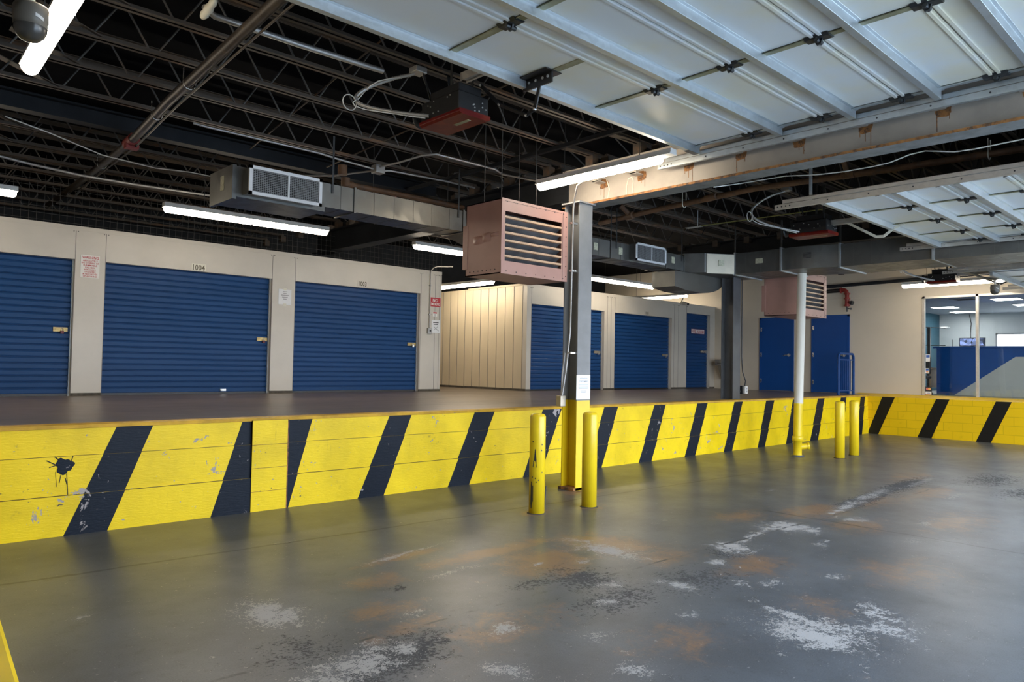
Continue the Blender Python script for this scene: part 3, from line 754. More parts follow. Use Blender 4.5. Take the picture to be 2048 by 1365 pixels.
# ------------------------------------------------------------------ steel frame
def joist(x0, x1, y, z, label, phase, panel, group, depth=.37, end_plate=False):
    t = thing('steel_joist', label, 'joist', ((x0+x1)/2, y, z), group, 'thing')
    for nm, zz, s in (('bottom_chord', z, 1), ('top_chord', z+depth, -1)):
        c = MB(); a, b = (x0, x1)
        if nm == 'bottom_chord': a, b = x0+.03, x1-.03
        for sgn in (-1, 1):
            ya, yb = sorted((y+sgn*.010, y+sgn*.052))
            yc, yd = sorted((y+sgn*.010, y+sgn*.016))
            if s > 0: c.box(a, b, ya, yb, zz, zz+.007); c.box(a, b, yc, yd, zz, zz+.045)
            else: c.box(a, b, ya, yb, zz-.007, zz); c.box(a, b, yc, yd, zz-.045, zz)
        c.build(nm, M['joist'], t)
    pts = []; x = x0+.36+(phase % panel); pts.append((x0+.1, y, z+depth-.02)); k = 0
    while x < x1-.36:
        pts += [(x-.028, y, z+.022), (x+.028, y, z+.022)] if x+panel/2 < x1 else [(x, y, z+.022)]
        if x+panel/2 < x1-.12: pts += [(x+panel/2-.028, y, z+depth-.02), (x+panel/2+.028, y, z+depth-.02)]
        x += panel
    pts.append((x1-.1, y, z+depth-.02))
    w = MB(); w.tube(pts, .0105, 6); w.build('web_rod', M['joist_rod'], t)
    for sx in (x0+.06, x1-.06):
        q = MB(); q.box(sx-.055, sx+.055, y-.06, y+.06, 4.14 if z > 4.2 and sx > 5 else z-.02, z); q.build('bearing_seat', M['joist'], t)
    e = MB(); e.bar((x1-.62, y, z-.006), (x1-.10, y, z+.02), .11, .008); e.build('end_plate', M['joist'], t)
    if x0 < 1:
        e = MB(); e.bar((x0+.62, y, z+.19), (x0+1.16, y, z+.012), .11, .008); e.build('end_plate', M['joist'], t)
    return t
L_YS = [4.62, 5.38, 6.14, 6.91, 7.70, 8.49, 10.27, 11.05, 11.80, 12.55, 13.35, 14.15, 14.95, 15.75]
for k, y in enumerate(L_YS):
    joist(.45, 7.17, y, 4.265, '%s dark steel roof joist from the raised door edge toward the storage units, left bay' % ORD[k], .54+.05*k, .525, 'roof joists over the left bay')
R_YS = [2.15, 2.92, 3.68, 4.45, 5.22, 6.02, 6.84, 7.56, 8.28, 9.15, 10.0, 10.8, 11.6, 12.4, 13.2]
for k, y in enumerate(R_YS):
    joist(7.21, 13.70, y, 4.265, '%s dark steel roof joist beyond the big beige beam, counted from the right' % ORD[k], .1+.07*k, .60, 'roof joists over the middle bay')
T_YS = [2.6, 3.4, 4.2, 5.0, 5.8, 6.6, 7.4, 8.2, 9.0]
for k, y in enumerate(T_YS):
    joist(13.72, 19.78, y, 4.265, '%s dark steel roof joist beside the office wall, counted from the right' % ORD[k], .1+.09*k, .60, 'roof joists over the far bay')

def wide_flange(t, axis, a, b, c, z0, z1, w, mats, tf=.022, tw=.014):
    """I section: parts web, top_flange, bottom_flange"""
    def put(nm, u0, u1, za, zb, mi):
        q = MB()
        if axis == 'y': q.box(u0, u1, a, b, za, zb)
        else: q.box(a, b, u0, u1, za, zb)
        return q.build(nm, mi, t)
    put('web', c-tw/2, c+tw/2, z0+tf, z1-tf, mats[0])
    put('bottom_flange', c-w/2, c+w/2, z0, z0+tf, mats[1]); put('top_flange', c-w/2, c+w/2, z1-tf, z1, mats[0])
BX = 7.19
t = thing('steel_beam', 'large beige steel roof beam with rusty patches above the near column', 'beam', (BX, 3, 3.64), None, 'thing')
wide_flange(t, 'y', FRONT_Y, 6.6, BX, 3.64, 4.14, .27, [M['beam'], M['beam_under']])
q = MB(); q.box(BX-.138, BX-.1345, FRONT_Y, 6.6, 3.638, 3.664); q.build('rusty_flange_edge', M['rust'], t)
for y in (2.12, 2.79, 3.445, 4.10, 4.76, 5.43, 6.02, 1.46, .8):
    q = MB(); q.box(BX-.155, BX-.008, y-.055, y+.055, 3.905, 3.918); q.box(BX-.155, BX-.145, y-.05, y+.05, 3.90, 3.985)
    br = q.build('joist_bracket', M['beam'], t)
    q = MB(); pts = []
    for k in range(18):
        a = 2*math.pi*k/18; r = .070*(1+.08*math.sin(3*a+y*9)+.06*math.sin(7*a+y*4)); cq, sq = math.cos(a), math.sin(a); pts.append((BX-.0085, y-.03+r*math.copysign(abs(cq)**.5, cq)*.95, 3.900+r*math.copysign(abs(sq)**.5, sq)*.85))
    q.add(pts, [tuple(range(18))])
    for k in range(3):
        yy = y-.08+.05*k; q.box(BX-.0092, BX-.0085, yy-.003, yy+.003, 3.86-.05*((k*7+int(y*10)) % 4), 3.87)
    q.build('rust_patch', M['rust'], br, recalc=False)
for pts in ([(5.95, 3.95), (5.90, 3.82), (5.92, 3.72), (5.94, 3.69)], [(5.62, 3.69), (5.63, 3.80), (5.60, 3.90), (5.55, 3.91), (5.52, 3.86), (5.53, 3.76), (5.52, 3.69)]):
    q = MB(); q.tube([(BX-.0085, a, b) for a, b in pts], .008, 5); q.build('caulk_drip', M['plate'], t)
t = thing('steel_beam', 'dark steel beam over the dock running back behind the duct elbow', 'beam', (BX, 9, 3.56), None, 'thing')
wide_flange(t, 'y', 6.62, 13.5, BX, 3.725, 4.14, .27, [M['girder'], M['girder']])
t = thing('steel_beam', 'dark steel beam above the cross duct, beyond the middle bay', 'beam', (13.71, 3, 3.66), None, 'thing')
wide_flange(t, 'y', FRONT_Y, 10.5, 13.71, 3.95, 4.24, .2, [M['girder'], M['girder']])
t = thing('steel_girder', 'dark blue grey steel girder running over the dock edge in the left bay', 'girder', (3.8, 9.35, 4.2), None, 'thing')
wide_flange(t, 'x', .45, 7.05, 9.38, 4.22, 4.42, .16, [M['girder'], M['girder']])
q = MB(); q.box(6.42, 6.47, 4.7, 9.5, 4.214, 4.260); tag(q.build('bridging_bar', M['girder']), 'long dark flat bridging bar tying the left bay joists together', 'brace')
for (p0, p1, lab) in [((3.55, 4.6, 4.62), (3.9, 9.2, 4.30), 'thin rusty diagonal rod under the left bay roof above the louvred grille'), ((5.25, 5.4, 4.60), (5.0, 9.2, 4.28), 'thin dark diagonal rod between the left bay joists beside the door opener')]:
    q = MB(); q.tube([p0, p1], .010, 6); tag(q.build('brace_rod', M['joist']), lab, 'rod')

# H columns
def h_column(x0, x1, y0, y1, z0, z1, split, label, mats, base=True):
    t = thing('steel_column', label, 'column', ((x0+x1)/2, (y0+y1)/2, z0), None, 'thing')
    xc = (x0+x1)/2; tf = .016
    segs = [(z0, split, 1), (split, z1, 0)] if split else [(z0, z1, 0)]
    for a, b, mi in segs:
        q = MB(); q.box(x0, x1, y0, y0+tf, a, b); q.box(x0, x1, y1-tf, y1, a, b); q.box(xc-.006, xc+.006, y0+tf, y1-tf, a, b)
        q.build('painted_base' if mi else 'shaft', mats[mi], t)
    if base:
        q = MB(); q.box(x0-.03, x1+.03, y0-.03, y1+.03, z1-.018, z1); q.build('cap_plate', mats[0], t)
    return t
c1 = h_column(6.84, 7.09, 6.10, 6.35, 0, 3.638, 1.125, 'grey steel column with a yellow base between two yellow bollards', [M['col_grey'], M['yellow_plain']])
q = MB(); q.box(6.80, 7.0, 6.10, 6.36, .002, .035); q.build('rusty_foot', M['rust'], c1)
h_column(13.0, 13.27, 7.50, 7.77, DOCK_Z, 3.374, None, 'dark grey steel column standing on the dock edge below the duct', [M['col_dark'], M['col_dark']], False)
sign('notice_sheet', 6.825, 7.085, 1.14, 1.445, 6.098, [('ATTENTION', .86, .055, .55), ('CUSTOMERS', .74, .055, .62)] + [('', .60-.05*k, .014, .70-.06*(k % 2)) for k in range(4)] + [('', .34, .014, .40), ('', .28, .014, .34)],
     'white paper notice taped to the near grey column', 'paper_daylit', 'grey_ink', cat='notice', extra=None)
t = thing('conduit', 'steel conduit running down the near column to a brass coloured box', 'conduit', (6.79, 6.3, 1.05))
b = MB(); b.tube([(6.60, 5.55, 3.82), (6.62, 5.80, 3.83), (6.66, 5.98, 3.78), (6.74, 6.10, 3.66), (6.755, 6.13, 3.52), (6.755, 6.15, 2.0), (6.73, 6.19, 1.5), (6.71, 6.23, 1.18)], .012); b.build('pipe', M['conduit'], t)
b = MB(); b.tube([(6.74, 6.22, 1.72), (6.715, 6.235, 1.45), (6.71, 6.24, 1.18)], .012); b.build('pipe_branch', M['conduit'], t)
b = MB(); b.box(6.655, 6.745, 6.20, 6.28, 1.05, 1.185); bevel(b.build('box', M['fount'], t), .006)
for z in (3.35, 2.75, 1.72):
    b = MB(); b.box(6.735, 6.85, 6.12, 6.17, z-.012, z+.012); b.build('strap', M['steel'], t)
t = thing('outlet_box', 'white outlet box hanging on a dark cord beside the dock column', 'outlet', (13.42, 7.48, 1.06))
b = MB(); b.box(13.34, 13.44, 7.42, 7.47, 1.07, 1.22); bevel(b.build('box', M['white_sign'], t), .01)
b = MB(); b.box(13.30, 13.44, 7.47, 7.52, 1.06, 1.23); b.build('back_box', M['black_steel'], t)
b = MB()
for z in (1.115, 1.175): b.cyl((13.39, 7.42, z), (13.39, 7.417, z), .02, n=12)
b.build('socket', M['grey_ink'], t)
b = MB(); b.tube([(13.40, 7.47, 1.22), (13.40, 7.45, 1.32), (13.34, 7.48, 1.5), (13.31, 7.49, 1.8), (13.30, 7.49, 3.35)], .012); b.build('cord', M['black_steel'], t)
b = MB(); b.box(13.262, 13.345, 7.50, 7.53, 1.10, 1.13); b.build('mounting_bracket', M['black_steel'], t)

# bollards
def bollard(x, y, h, label, marks=False):
    t = thing('bollard', label, 'bollard', (x, y, 0), 'yellow bollards guarding the columns')
    r = .0835
    q = MB(); q.lathe((x, y, 0), [(0, 0), (r, 0), (r, h-.035), (r-.008, h-.018), (r-.025, h-.006), (0, h)], 32)
    q.build('post', M['yellow_plain'], t)
    q = MB(); q.lathe((x, y, 0), [(r+.02, 0), (r+.012, .006), (r, .008)], 24); q.build('grout_ring', M['dirt'], t)
    if marks:
        q = MB()
        def arc(a, z0, z1, w0, w1, nseg=6):
            vs = []
            for k in range(nseg+1):
                f = k/nseg; z = z0+(z1-z0)*f; w = w0+(w1-w0)*f+.1*math.sin(9*f)*.4*(w0+w1)/2
                for s in (-1, 1):
                    an = a+s*w/r/2; vs.append((x+(r+.0012)*math.cos(an), y+(r+.0012)*math.sin(an), z))
            q = MB(); q.add(vs, [(2*k, 2*k+1, 2*k+3, 2*k+2) for k in range(nseg)]); q.build('scrape_mark', M['black_oil'], t, recalc=False)
        va = math.atan2(-y, -x)
        arc(va-.32, .49, .56, .045, .03); arc(va-.28, .56, .68, .03, .006); arc(va-.75, .10, .34, .022, .012); arc(va-.55, .13, .30, .008, .01); arc(va-.75, .06, .11, .01, .02)
        for a, z in ((va+.2, .35), (va-.2, .37), (va-.62, .38), (va+.6, .72), (va+.65, .43), (va-.1, .33), (va+.55, .66), (va-.6, .75)): arc(a, z, z+.014, .014, .010, 2)
bollard(5.50, 5.447, 1.05, 'scraped yellow bollard left of the near column, closest to the camera', True)
bollard(6.212, 5.336, 1.052, 'clean yellow bollard just in front of the near column')
bollard(13.24, 5.52, 1.02, 'left yellow bollard of the far pair beside the white pole')
bollard(13.91, 5.535, 1.02, 'right yellow bollard of the far pair, nearest the end wall')
q = MB(); q.tube([(5.80, 5.62, 0), (5.83, 5.64, .12), (5.86, 5.66, .22)], .006, 6); tag(q.build('wire_stub', M['wire']), 'thin dark wire stub leaning beside the scraped bollard', 'wire')

# drain pipe
px, py = 12.9, 6.12
t = thing('drain_pipe', 'white round pipe with yellow lower part standing before the dock', 'pipe', (px, py, 0))
r = .078
q = MB(); q.cyl((px, py, .95), (13.16, 6.19, 3.354), r, r, 24); q.build('upper_pipe', M['white_paint'], t)
q = MB(); q.cyl((px-.02, py, .36), (px, py, .955), r+.002, r+.002, 24); q.build('yellow_pipe', M['yellow_plain'], t)
q = MB(); q.lathe((px-.025, py, 0), [(r-.005, 0.02), (r-.005, .27), (r+.018, .275), (r+.018, .36), (r+.004, .37)], 24); q.build('hub', M['yellow_plain'], t)
q = MB(); q.cyl((px-.01, py-.02, .17), (px+.08, py-.13, .19), .055, .055, 16); q.cyl((px+.08, py-.13, .19), (px+.10, py-.155, .195), .066, .066, 16); q.build('cleanout_plug', M['yellow_plain'], t)
q = MB(); q.lathe((px-.025, py, 0), [(0, .024), (r+.03, .022), (r+.035, 0)], 24); q.build('base_ring', M['col_dark'], t)

# ------------------------------------------------------------------ overhead doors
def overhead(label, x0, x1, ye, pitch, nsec, zb, stiles, strut_off, short=None, sticker=False):
    """raised sectional door seen from below: panel underside at zb, leading edge at ye, sections towards -Y"""
    t = thing('overhead_door', label, 'garage door', ((x0+x1)/2, ye, zb), 'raised overhead doors')
    for k in range(nsec):
        ya = ye-k*pitch; yb = ya-pitch
        q = MB(); q.box(x0, x1, yb+.004, ya-.004, zb, zb+.05)
        for yy in (ya-.03, yb+.03): q.box(x0, x1, yy-.012, yy+.012, zb-.014, zb+.002)
        s = q.build('door_section', M['panel'], t)
        for sx in stiles:
            st = MB(); st.box(sx-.035, sx+.035, yb+.045, ya-.045, zb-.006, zb+.001); st.box(sx-.035, sx-.030, yb+.045, ya-.045, zb-.014, zb)
            st.build('stile', M['zinc_green'] if abs(sx-(x0+x1)/2) < (x1-x0)*.36 else M['galv'], s)
        if short and k == 0:
            st = MB(); st.box(short-.035, short+.035, yb+.045, ya-.045, zb-.007, zb+.001); st.build('stile', M['zinc_green'], s)
        ys = ya-(.035 if k == 0 else strut_off)
        u = MB(); w = .055; h = .075
        u.prism([(ys-w, zb), (ys-w, zb-.004), (ys-w/2, zb-.004), (ys-w/2, zb-h), (ys+w/2, zb-h), (ys+w/2, zb-.004), (ys+w, zb-.004), (ys+w, zb)], 'x', x0-.02, x1+.02)
        bevel(u.build('strut', M['galv'], t), .003, 1)
        if k > 0:
            for sx in stiles:
                hq = MB()
                hq.prism([(sx-.06, zb-.004), (sx+.06, zb-.004), (sx+.035, zb-.022), (sx-.035, zb-.022)], 'y', ya-.09, ya+.09)
                hq.cyl((sx-.045, ya, zb-.034), (sx+.045, ya, zb-.034), .017, n=10)
                hq.prism([(ya-.03, zb-.02), (ya+.03, zb-.02), (ya+.012, zb-.062), (ya-.02, zb-.055)], 'x', sx-.008, sx+.008)
                hq.build('hinge', M['hinge'], t)
    if sticker:
        q = MB(); q.box(x1-.20, x1+.0, ye-.064, ye+.0, zb-.077, zb-.0755); q.box(x1-.20, x1, ye+.0185-.026+.0015, ye+.0185-.024, zb-.07, zb-.012); so = q.build('maker_sticker', M['black_ink'], t)
    return t
S1 = [1.70, 3.47, 5.21, 6.88]
overhead('large raised overhead door filling the top right, seen from below', 1.64, 6.93, 4.50, .722, 9, 4.0, S1, .27, 4.30, True)
S2 = [8.445, 9.472, 10.508, 11.544, 12.41]
overhead('raised overhead door beyond the beige beam, with many small panels', 8.40, 12.47, 3.728, .606, 9, 3.5665, S2, .2)
S3 = [16.33, 17.35, 18.4, 19.2]
overhead('small raised overhead door in front of the office windows', 16.28, 19.25, 3.95, .65, 9, 3.52, S3, .22)
def track(x, y1, z, label, side, mat='galv_warm', angle=True):
    t = thing('door_track', label, 'track', (x, y1, z), 'overhead door tracks')
    q = MB(); q.prism([(x-.02, z), (x+.02, z), (x+.02, z+.003), (x-.017, z+.003), (x-.017, z+.055), (x+.02, z+.055), (x+.02, z+.058), (x-.02, z+.058)], 'y', FRONT_Y+.05, y1)
    q.build('channel', M[mat], t)
    if angle:
        q = MB(); q.box(x-.02, x-.015, FRONT_Y+.05, y1-.10, z+.064, z+.112); q.box(x-.02, x+.035, FRONT_Y+.05, y1-.10, z+.107, z+.112); q.build('support_angle', M[mat], t)
    q = MB()
    yy = y1-.04
    for k in range(4): q.cyl((x-.0205, yy-.05*k, z+.03), (x-.024, yy-.05*k, z+.03), .009, n=8)
    for k in range(8): q.cyl((x-.0205, yy-.6-.45*k, z+.03), (x-.024, yy-.6-.45*k, z+.03), .008, n=8)
    q.build('bolt_hole', M['black_ink'], t)
    q = MB(); q.box(x-.012, x+.012, y1-.45, y1-.42, z+.06, 4.26); q.build('hanger', M['galv'], t)
    return t
track(7.0, 5.02, 3.865, 'door track bolted along the beige beam for the large door', -1, 'galv')
track(8.28, 4.23, 3.479, 'bright steel door track hanging beyond the beige beam', -1)
track(12.525, 4.27, 3.50, 'dull steel door track beside the cross duct', -1)
track(16.22, 4.74, 3.535, 'bright steel door track in front of the office wall lamp', -1)
track(19.32, 4.42, 3.46, 'dark door track end above the office window frame', -1, 'hinge')

# door openers
def opener(x, y, z, label, railz, arm_pts, bracket, mono='black_steel', rail_y0=.2):
    """motor box with its long axis along Y; red light cover below"""
    t = thing('door_opener', label, 'opener', (x, y, z), 'ceiling mounted door openers')
    q = MB(); q.box(x-.17, x+.17, y-.27, y+.27, z+.03, z+.21); q.box(x-.13, x+.13, y-.22, y+.20, z+.21, z+.30); bevel(q.build('housing', M[mono], t), .012)
    q = MB(); q.prism([(x-.175, z+.045), (x-.175, z+.012), (x-.15, z-.002), (x+.15, z-.002), (x+.175, z+.012), (x+.175, z+.045)], 'y', y-.29, y+.29); rc = bevel(q.build('red_cover', M['red_cover'], t), .008)
    q = MB(); q.box(x-.01, x+.03, y-.20, y+.0, z-.0045, z-.002); q.build('name_plate', M['zinc_green'], rc)
    q = MB()
    random.seed(int(x*100))
    for k in range(16):
        a = random.random(); b = random.random()
        if k % 2: q.cyl((x-.17, y-.25+.5*a, z+.06+.13*b), (x-.177, y-.25+.5*a, z+.06+.13*b), .007, n=8)
        else: q.cyl((x-.16+.32*a, y-.27, z+.06+.13*b), (x-.16+.32*a, y-.277, z+.06+.13*b), .007, n=8)
    q.build('bolt', M['bolt'], t)
    q = MB(); q.box(x-.035, x+.035, rail_y0, y-.12, railz, railz+.035); q.box(x-.038, x-.03, rail_y0, y-.12, railz-.02, railz+.05); q.box(x+.03, x+.038, rail_y0, y-.12, railz-.02, railz+.05); q.build('rail', M['galv_warm'], t)
    for sx in (-.12, .12):
        q = MB(); q.bar((x+sx, y-.1, z+.2), (x+sx, y-.1, 4.27), .03, .004); q.build('hanging_bracket', M['hinge'], t)
        q = MB(); q.bar((x+sx, y+.18, z+.2), (x+sx*1.3, y+.3, 4.27), .03, .004); q.build('hanging_bracket', M['hinge'], t)
    q = MB(); q.cyl((x-.10, y+.27, z+.13), (x-.10, y+.36, z+.13), .05, n=16); q.lathe((x-.10, y+.36, z+.11), [(.015, .0), (.09, .0), (.09, .02), (.015, .02)], 20, axis=(0, 1, 0)); q.build('chain_wheel', M['hinge'], t)
    # flexible conduit from the ceiling box
    jx, jy = x-.18, y+.32
    q = MB(); q.box(jx-.06, jx+.06, jy-.06, jy+.06, 4.20, 4.255); bevel(q.build('junction_box', M['conduit'], t), .006)
    pts = []
    for k in range(15):
        a = math.pi*(k/14)
        pts.append((jx-.02-.44*math.sin(a)**.8+(x-.17-jx)*(k/14)*.6, jy+.02+.40*math.sin(a)**.8+(y+.1-jy)*(k/14), 4.20+(z+.06-4.20)*(k/14)-.06*math.sin(a)))
    q = MB(); q.tube(pts, .016, 8)
    for i in range(len(pts)-1):
        a, b = Vector(pts[i]), Vector(pts[i+1])
        for f in (.25, .75):
            p = a.lerp(b, f); d = (b-a).normalized()*.006; q.cyl(p-d, p+d, .0185, n=8)
    q.build('flexible_conduit', M['conduit'], t)
    q = MB(); q.tube([(p[0]-.02-.05*math.sin(i*.9), p[1]+.03*math.cos(i*1.3), p[2]-.02) for i, p in enumerate(pts)], .005, 6)
    loop = [(pts[7][0]-.06+.07*math.cos(a), pts[7][1], pts[7][2]-.04+.07*math.sin(a)) for a in [2*math.pi*i/12 for i in range(13)]]
    q.tube(loop, .005, 6); q.build('loose_wire', M['white_cable'], t)
    if arm_pts:
        q = MB()
        for a, b in zip(arm_pts[:-1], arm_pts[1:]): q.bar(a, b, .012, .035, up=(0, 1, .3))
        ao = q.build('door_arm', M[bracket], t)
        q = MB()
        for p in arm_pts[1:]: q.cyl((p[0]-.012, p[1], p[2]), (p[0]+.012, p[1], p[2]), .012, n=8)
        q.build('arm_bolt', M['bolt'], ao)
    return t
o1 = opener(4.02, 5.10, 3.70, 'black door opener with a red cover under the joists beside the large door', 4.075,
       [(4.28, 4.28, 3.93), (4.28, 4.34, 3.72), (4.26, 4.42, 3.68), (4.20, 4.70, 3.83), (4.12, 4.86, 4.02)], 'black_steel')
q = MB(); q.box(4.19, 4.37, 4.12, 4.50, 3.985, 3.993); q.box(4.272, 4.288, 4.14, 4.48, 3.90, 3.99)
for y in (4.18, 4.24, 4.32, 4.40, 4.45): q.cyl((4.27, y, 3.955), (4.262, y, 3.955), .012, n=8, m=1)
q.build('door_bracket', [M['black_steel'], M['bolt']], o1)
opener(10.43, 4.74, 3.512, 'black door opener with a red cover beyond the beige beam, middle bay', 3.66,
       [(10.5, 3.53, 3.56), (10.5, 3.655, 3.512), (10.5, 3.79, 3.415), (10.5, 3.89, 3.42), (10.5, 4.05, 3.52), (10.45, 4.3, 3.68)], 'plate')
opener(17.6, 5.12, 3.50, 'dark door opener above the wall lamp near the office window', 3.66, [(17.7, 3.9, 3.5), (17.7, 4.1, 3.42), (17.7, 4.5, 3.62)], 'hinge')

# ------------------------------------------------------------------ ducts
def flange(q, axis, a, x0, x1, z0, z1, e=.025, w=.02):
    if axis == 'x': q.box(a-w, a+w, x0-e, x1+e, z0-e, z1+e)
    else: q.box(x0-e, x1+e, a-w, a+w, z0-e, z1+e)
t = thing('air_duct', 'long galvanised duct hanging over the dock with white air grilles', 'duct', (7.5, 8.3, 3.43))
D0, D1, DZ0, DZ1 = 7.85, 8.31, 3.4025, 3.69
for a, b in ((4.19, 4.66), (4.66, 6.386), (7.215, 9.604), (9.604, 11.21), (11.21, 11.80)):
    q = MB(); q.box(a, b, D0, D1, DZ0, DZ1)
    x = a+.28
    while x < b-.1: q.box(x-.004, x+.004, D0-.004, D1+.004, DZ0-.004, DZ1+.003); x += .30
    q.build('duct_section', M['galv_duct'], t)
q = MB(); q.box(3.12, 4.19, 7.73, 8.346, 3.315, 3.646); q.box(3.09, 3.135, 7.722, 8.356, 3.286, 3.656); q.build('end_box', M['galv_duct'], t)
q = MB(); q.prism([(6.386, DZ0), (7.215, DZ0-.22), (7.215, DZ1), (6.386, DZ1)], 'y', D0+.003, D1-.003); q.build('duct_transition', M['galv_duct'], t)
for a in (4.19, 4.66, 6.386, 7.215, 9.604, 11.21, 11.80):
    q = MB(); flange(q, 'x', a, D0, D1, DZ0, DZ1, .014, .015); q.build('joint_flange', M['galv_duct'], t)
def grille(x0, x1, y, z0, z1, depth, nxb, nzb, mid):
    q = MB(); q.box(x0+.02, x1-.02, y+.01, y+depth, z0+.02, z1-.02); q.build('grille_neck', M['galv_duct'], t)
    f = MB(); e = .035
    for a in ((x0, x1, z0, z0+e), (x0, x1, z1-e, z1), (x0, x0+e, z0, z1), (x1-e, x1, z0, z1)): f.box(a[0], a[1], y-.012, y+.012, a[2], a[3])
    f.box(mid-.01, mid+.01, y-.008, y+.01, z0, z1)
    g = f.build('grille_frame', M['grille'], t)
    b = MB(); b.box(x0+e, x1-e, y+.006, y+.009, z0+e, z1-e); b.build('grille_void', M['dark_void'], g)  # black sheet stands in for the shaded hollow behind the blades
    s = MB()
    for k in range(nzb): z = z0+e+(z1-z0-2*e)*(k+.5)/nzb; s.box(x0+e, x1-e, y-.006, y+.004, z-.0022, z+.0022)
    for k in range(nxb): x = x0+e+(x1-x0-2*e)*(k+.5)/nxb; s.box(x-.0018, x+.0018, y-.004, y+.005, z0+e, z1-e)
    s.build('grille_blade', M['grille_blade'], g)
grille(3.188, 4.037, 7.527, 3.32, 3.632, .22, 34, 13, 3.637)
grille(10.10, 10.99, 7.70, 3.407, 3.719, .16, 20, 15, 10.56)
for x, z in ((9.21, 3.55), (9.87, 3.55), (11.43, 3.57)):
    q = MB(); q.box(x-.05, x+.05, D0-.006, D0-.004, z-.06, z+.06); q.build('sticker', M['label_green'], t)
q = MB(); q.box(3.083, 3.089, 7.946, 8.034, 3.41, 3.57); q.build('sticker', M['label_green'], t)
for x in (4.35, 6.29, 9.6, 9.75, 11.7):
    q = MB(); q.box(x-.012, x+.012, D0-.012, D0-.009, 3.58, 4.27); q.box(x-.012, x+.012, D0-.012, D1, 3.69, 3.694); q.build('hanger_strap', M['hinge'], t)

t = thing('air_duct', 'galvanised cross duct turning from the dock toward the large doors', 'duct', (13.3, 5, 3.4))
CZ0, CZ1 = 3.354, 3.744
q = MB(); q.prism([(11.80, 7.85), (11.99, 7.527), (12.48, 7.186), (13.55, 7.186), (13.55, 8.31), (11.80, 8.31)], 'z', CZ0+.02, CZ1-.01); q.build('elbow', M['galv_duct'], t)
q = MB(); q.prism([(12.012, 7.493), (12.46, 7.178), (12.47, 7.194), (12.022, 7.508)], 'z', CZ0+.0, CZ1-.02); q.build('elbow_cover', paint('duct_cover_pale', (.62, .56, .44, 1), .4, .08, 4, metal=.3), t)
def ysec(y0, y1, xl0, xl1, xr0, xr1, z0=CZ0, z1=CZ1, curve=0.0, n=1):
    q = MB(); sec = []
    for k in range(n+1):
        f = k/n; s = f if n == 1 else (3*f*f-2*f*f*f); y = y0+(y1-y0)*f
        xl = xl0+(xl1-xl0)*s-curve*math.sin(math.pi*f); xr = xr0+(xr1-xr0)*s
        sec.append([(xl, y, z0), (xr, y, z0), (xr, y, z1), (xl, y, z1)])
    vs = [p for s in sec for p in s]; fs = []
    for k in range(n):
        for i in range(4): fs.append((k*4+i, k*4+(i+1) % 4, k*4+4+(i+1) % 4, k*4+4+i))
    q.add(vs, fs); q.add(sec[0], [(0, 1, 2, 3)]); q.add(sec[-1], [(3, 2, 1, 0)])
    if n == 1:
        y = y0-.22
        while y > y1+.1:
            q.box(min(xl0, xl1)-.003, max(xr0, xr1)+.003, y-.004, y+.004, z0-.003, z1+.003); y -= .30
    q.build('duct_section', M['galv_duct'], t)
ysec(7.186, 6.26, 12.48, 12.48, 13.50, 13.50); ysec(6.26, 5.285, 12.48, 12.646, 13.50, 13.75, curve=.07, n=10)
ysec(5.285, 3.82, 12.656, 12.656, 13.75, 13.75); ysec(3.82, 2.145, 12.626, 12.626, 13.77, 13.77, 3.335); ysec(2.145, -1.5, 12.626, 12.626, 13.77, 13.77, 3.335)
for y, a, b in ((7.186, 12.48, 13.50), (6.26, 12.48, 13.50), (5.285, 12.656, 13.75), (3.82, 12.626, 13.77)):
    q = MB(); flange(q, 'y', y, a, b, CZ0, CZ1, .022, .016); q.build('joint_flange', M['galv'], t)
q = MB(); q.box(12.474, 12.478, 6.61, 6.757, 3.52, 3.61); q.build('sticker', M['label_green'], t)
q = MB(); q.prism([(12.20, 7.358), (12.29, 7.295), (12.285, 7.288), (12.195, 7.351)], 'z', 3.50, 3.61); q.build('sticker', M['label_green'], t)
q = MB()
for k in range(5): q.box(12.475-.02, 12.48-.013, 5.70, 5.84, 3.53+.022*k, 3.537+.022*k)
q.build('louver_slot', M['black_ink'], t)
# lower return boot under the elbow
poly = []
for k in range(9):
    a = k/8*math.pi/2; poly.append((12.24+.88*math.sin(a), 3.025+.30*(1-math.cos(a))))
poly += [(13.12, 3.372), (11.41, 3.372), (11.41, 3.08), (11.80, 3.033)]
q = MB(); q.prism(poly, 'y', 7.79, 8.30); q.build('return_boot', M['galv_duct'], t)
for y, x in ((6.26, 12.50), (5.285, 12.68), (7.186, 12.50)):
    q = MB(); q.box(x-.012, x+.008, y-.012, y+.012, 3.74, 4.27); q.build('hanger_strap', M['hinge'], t)

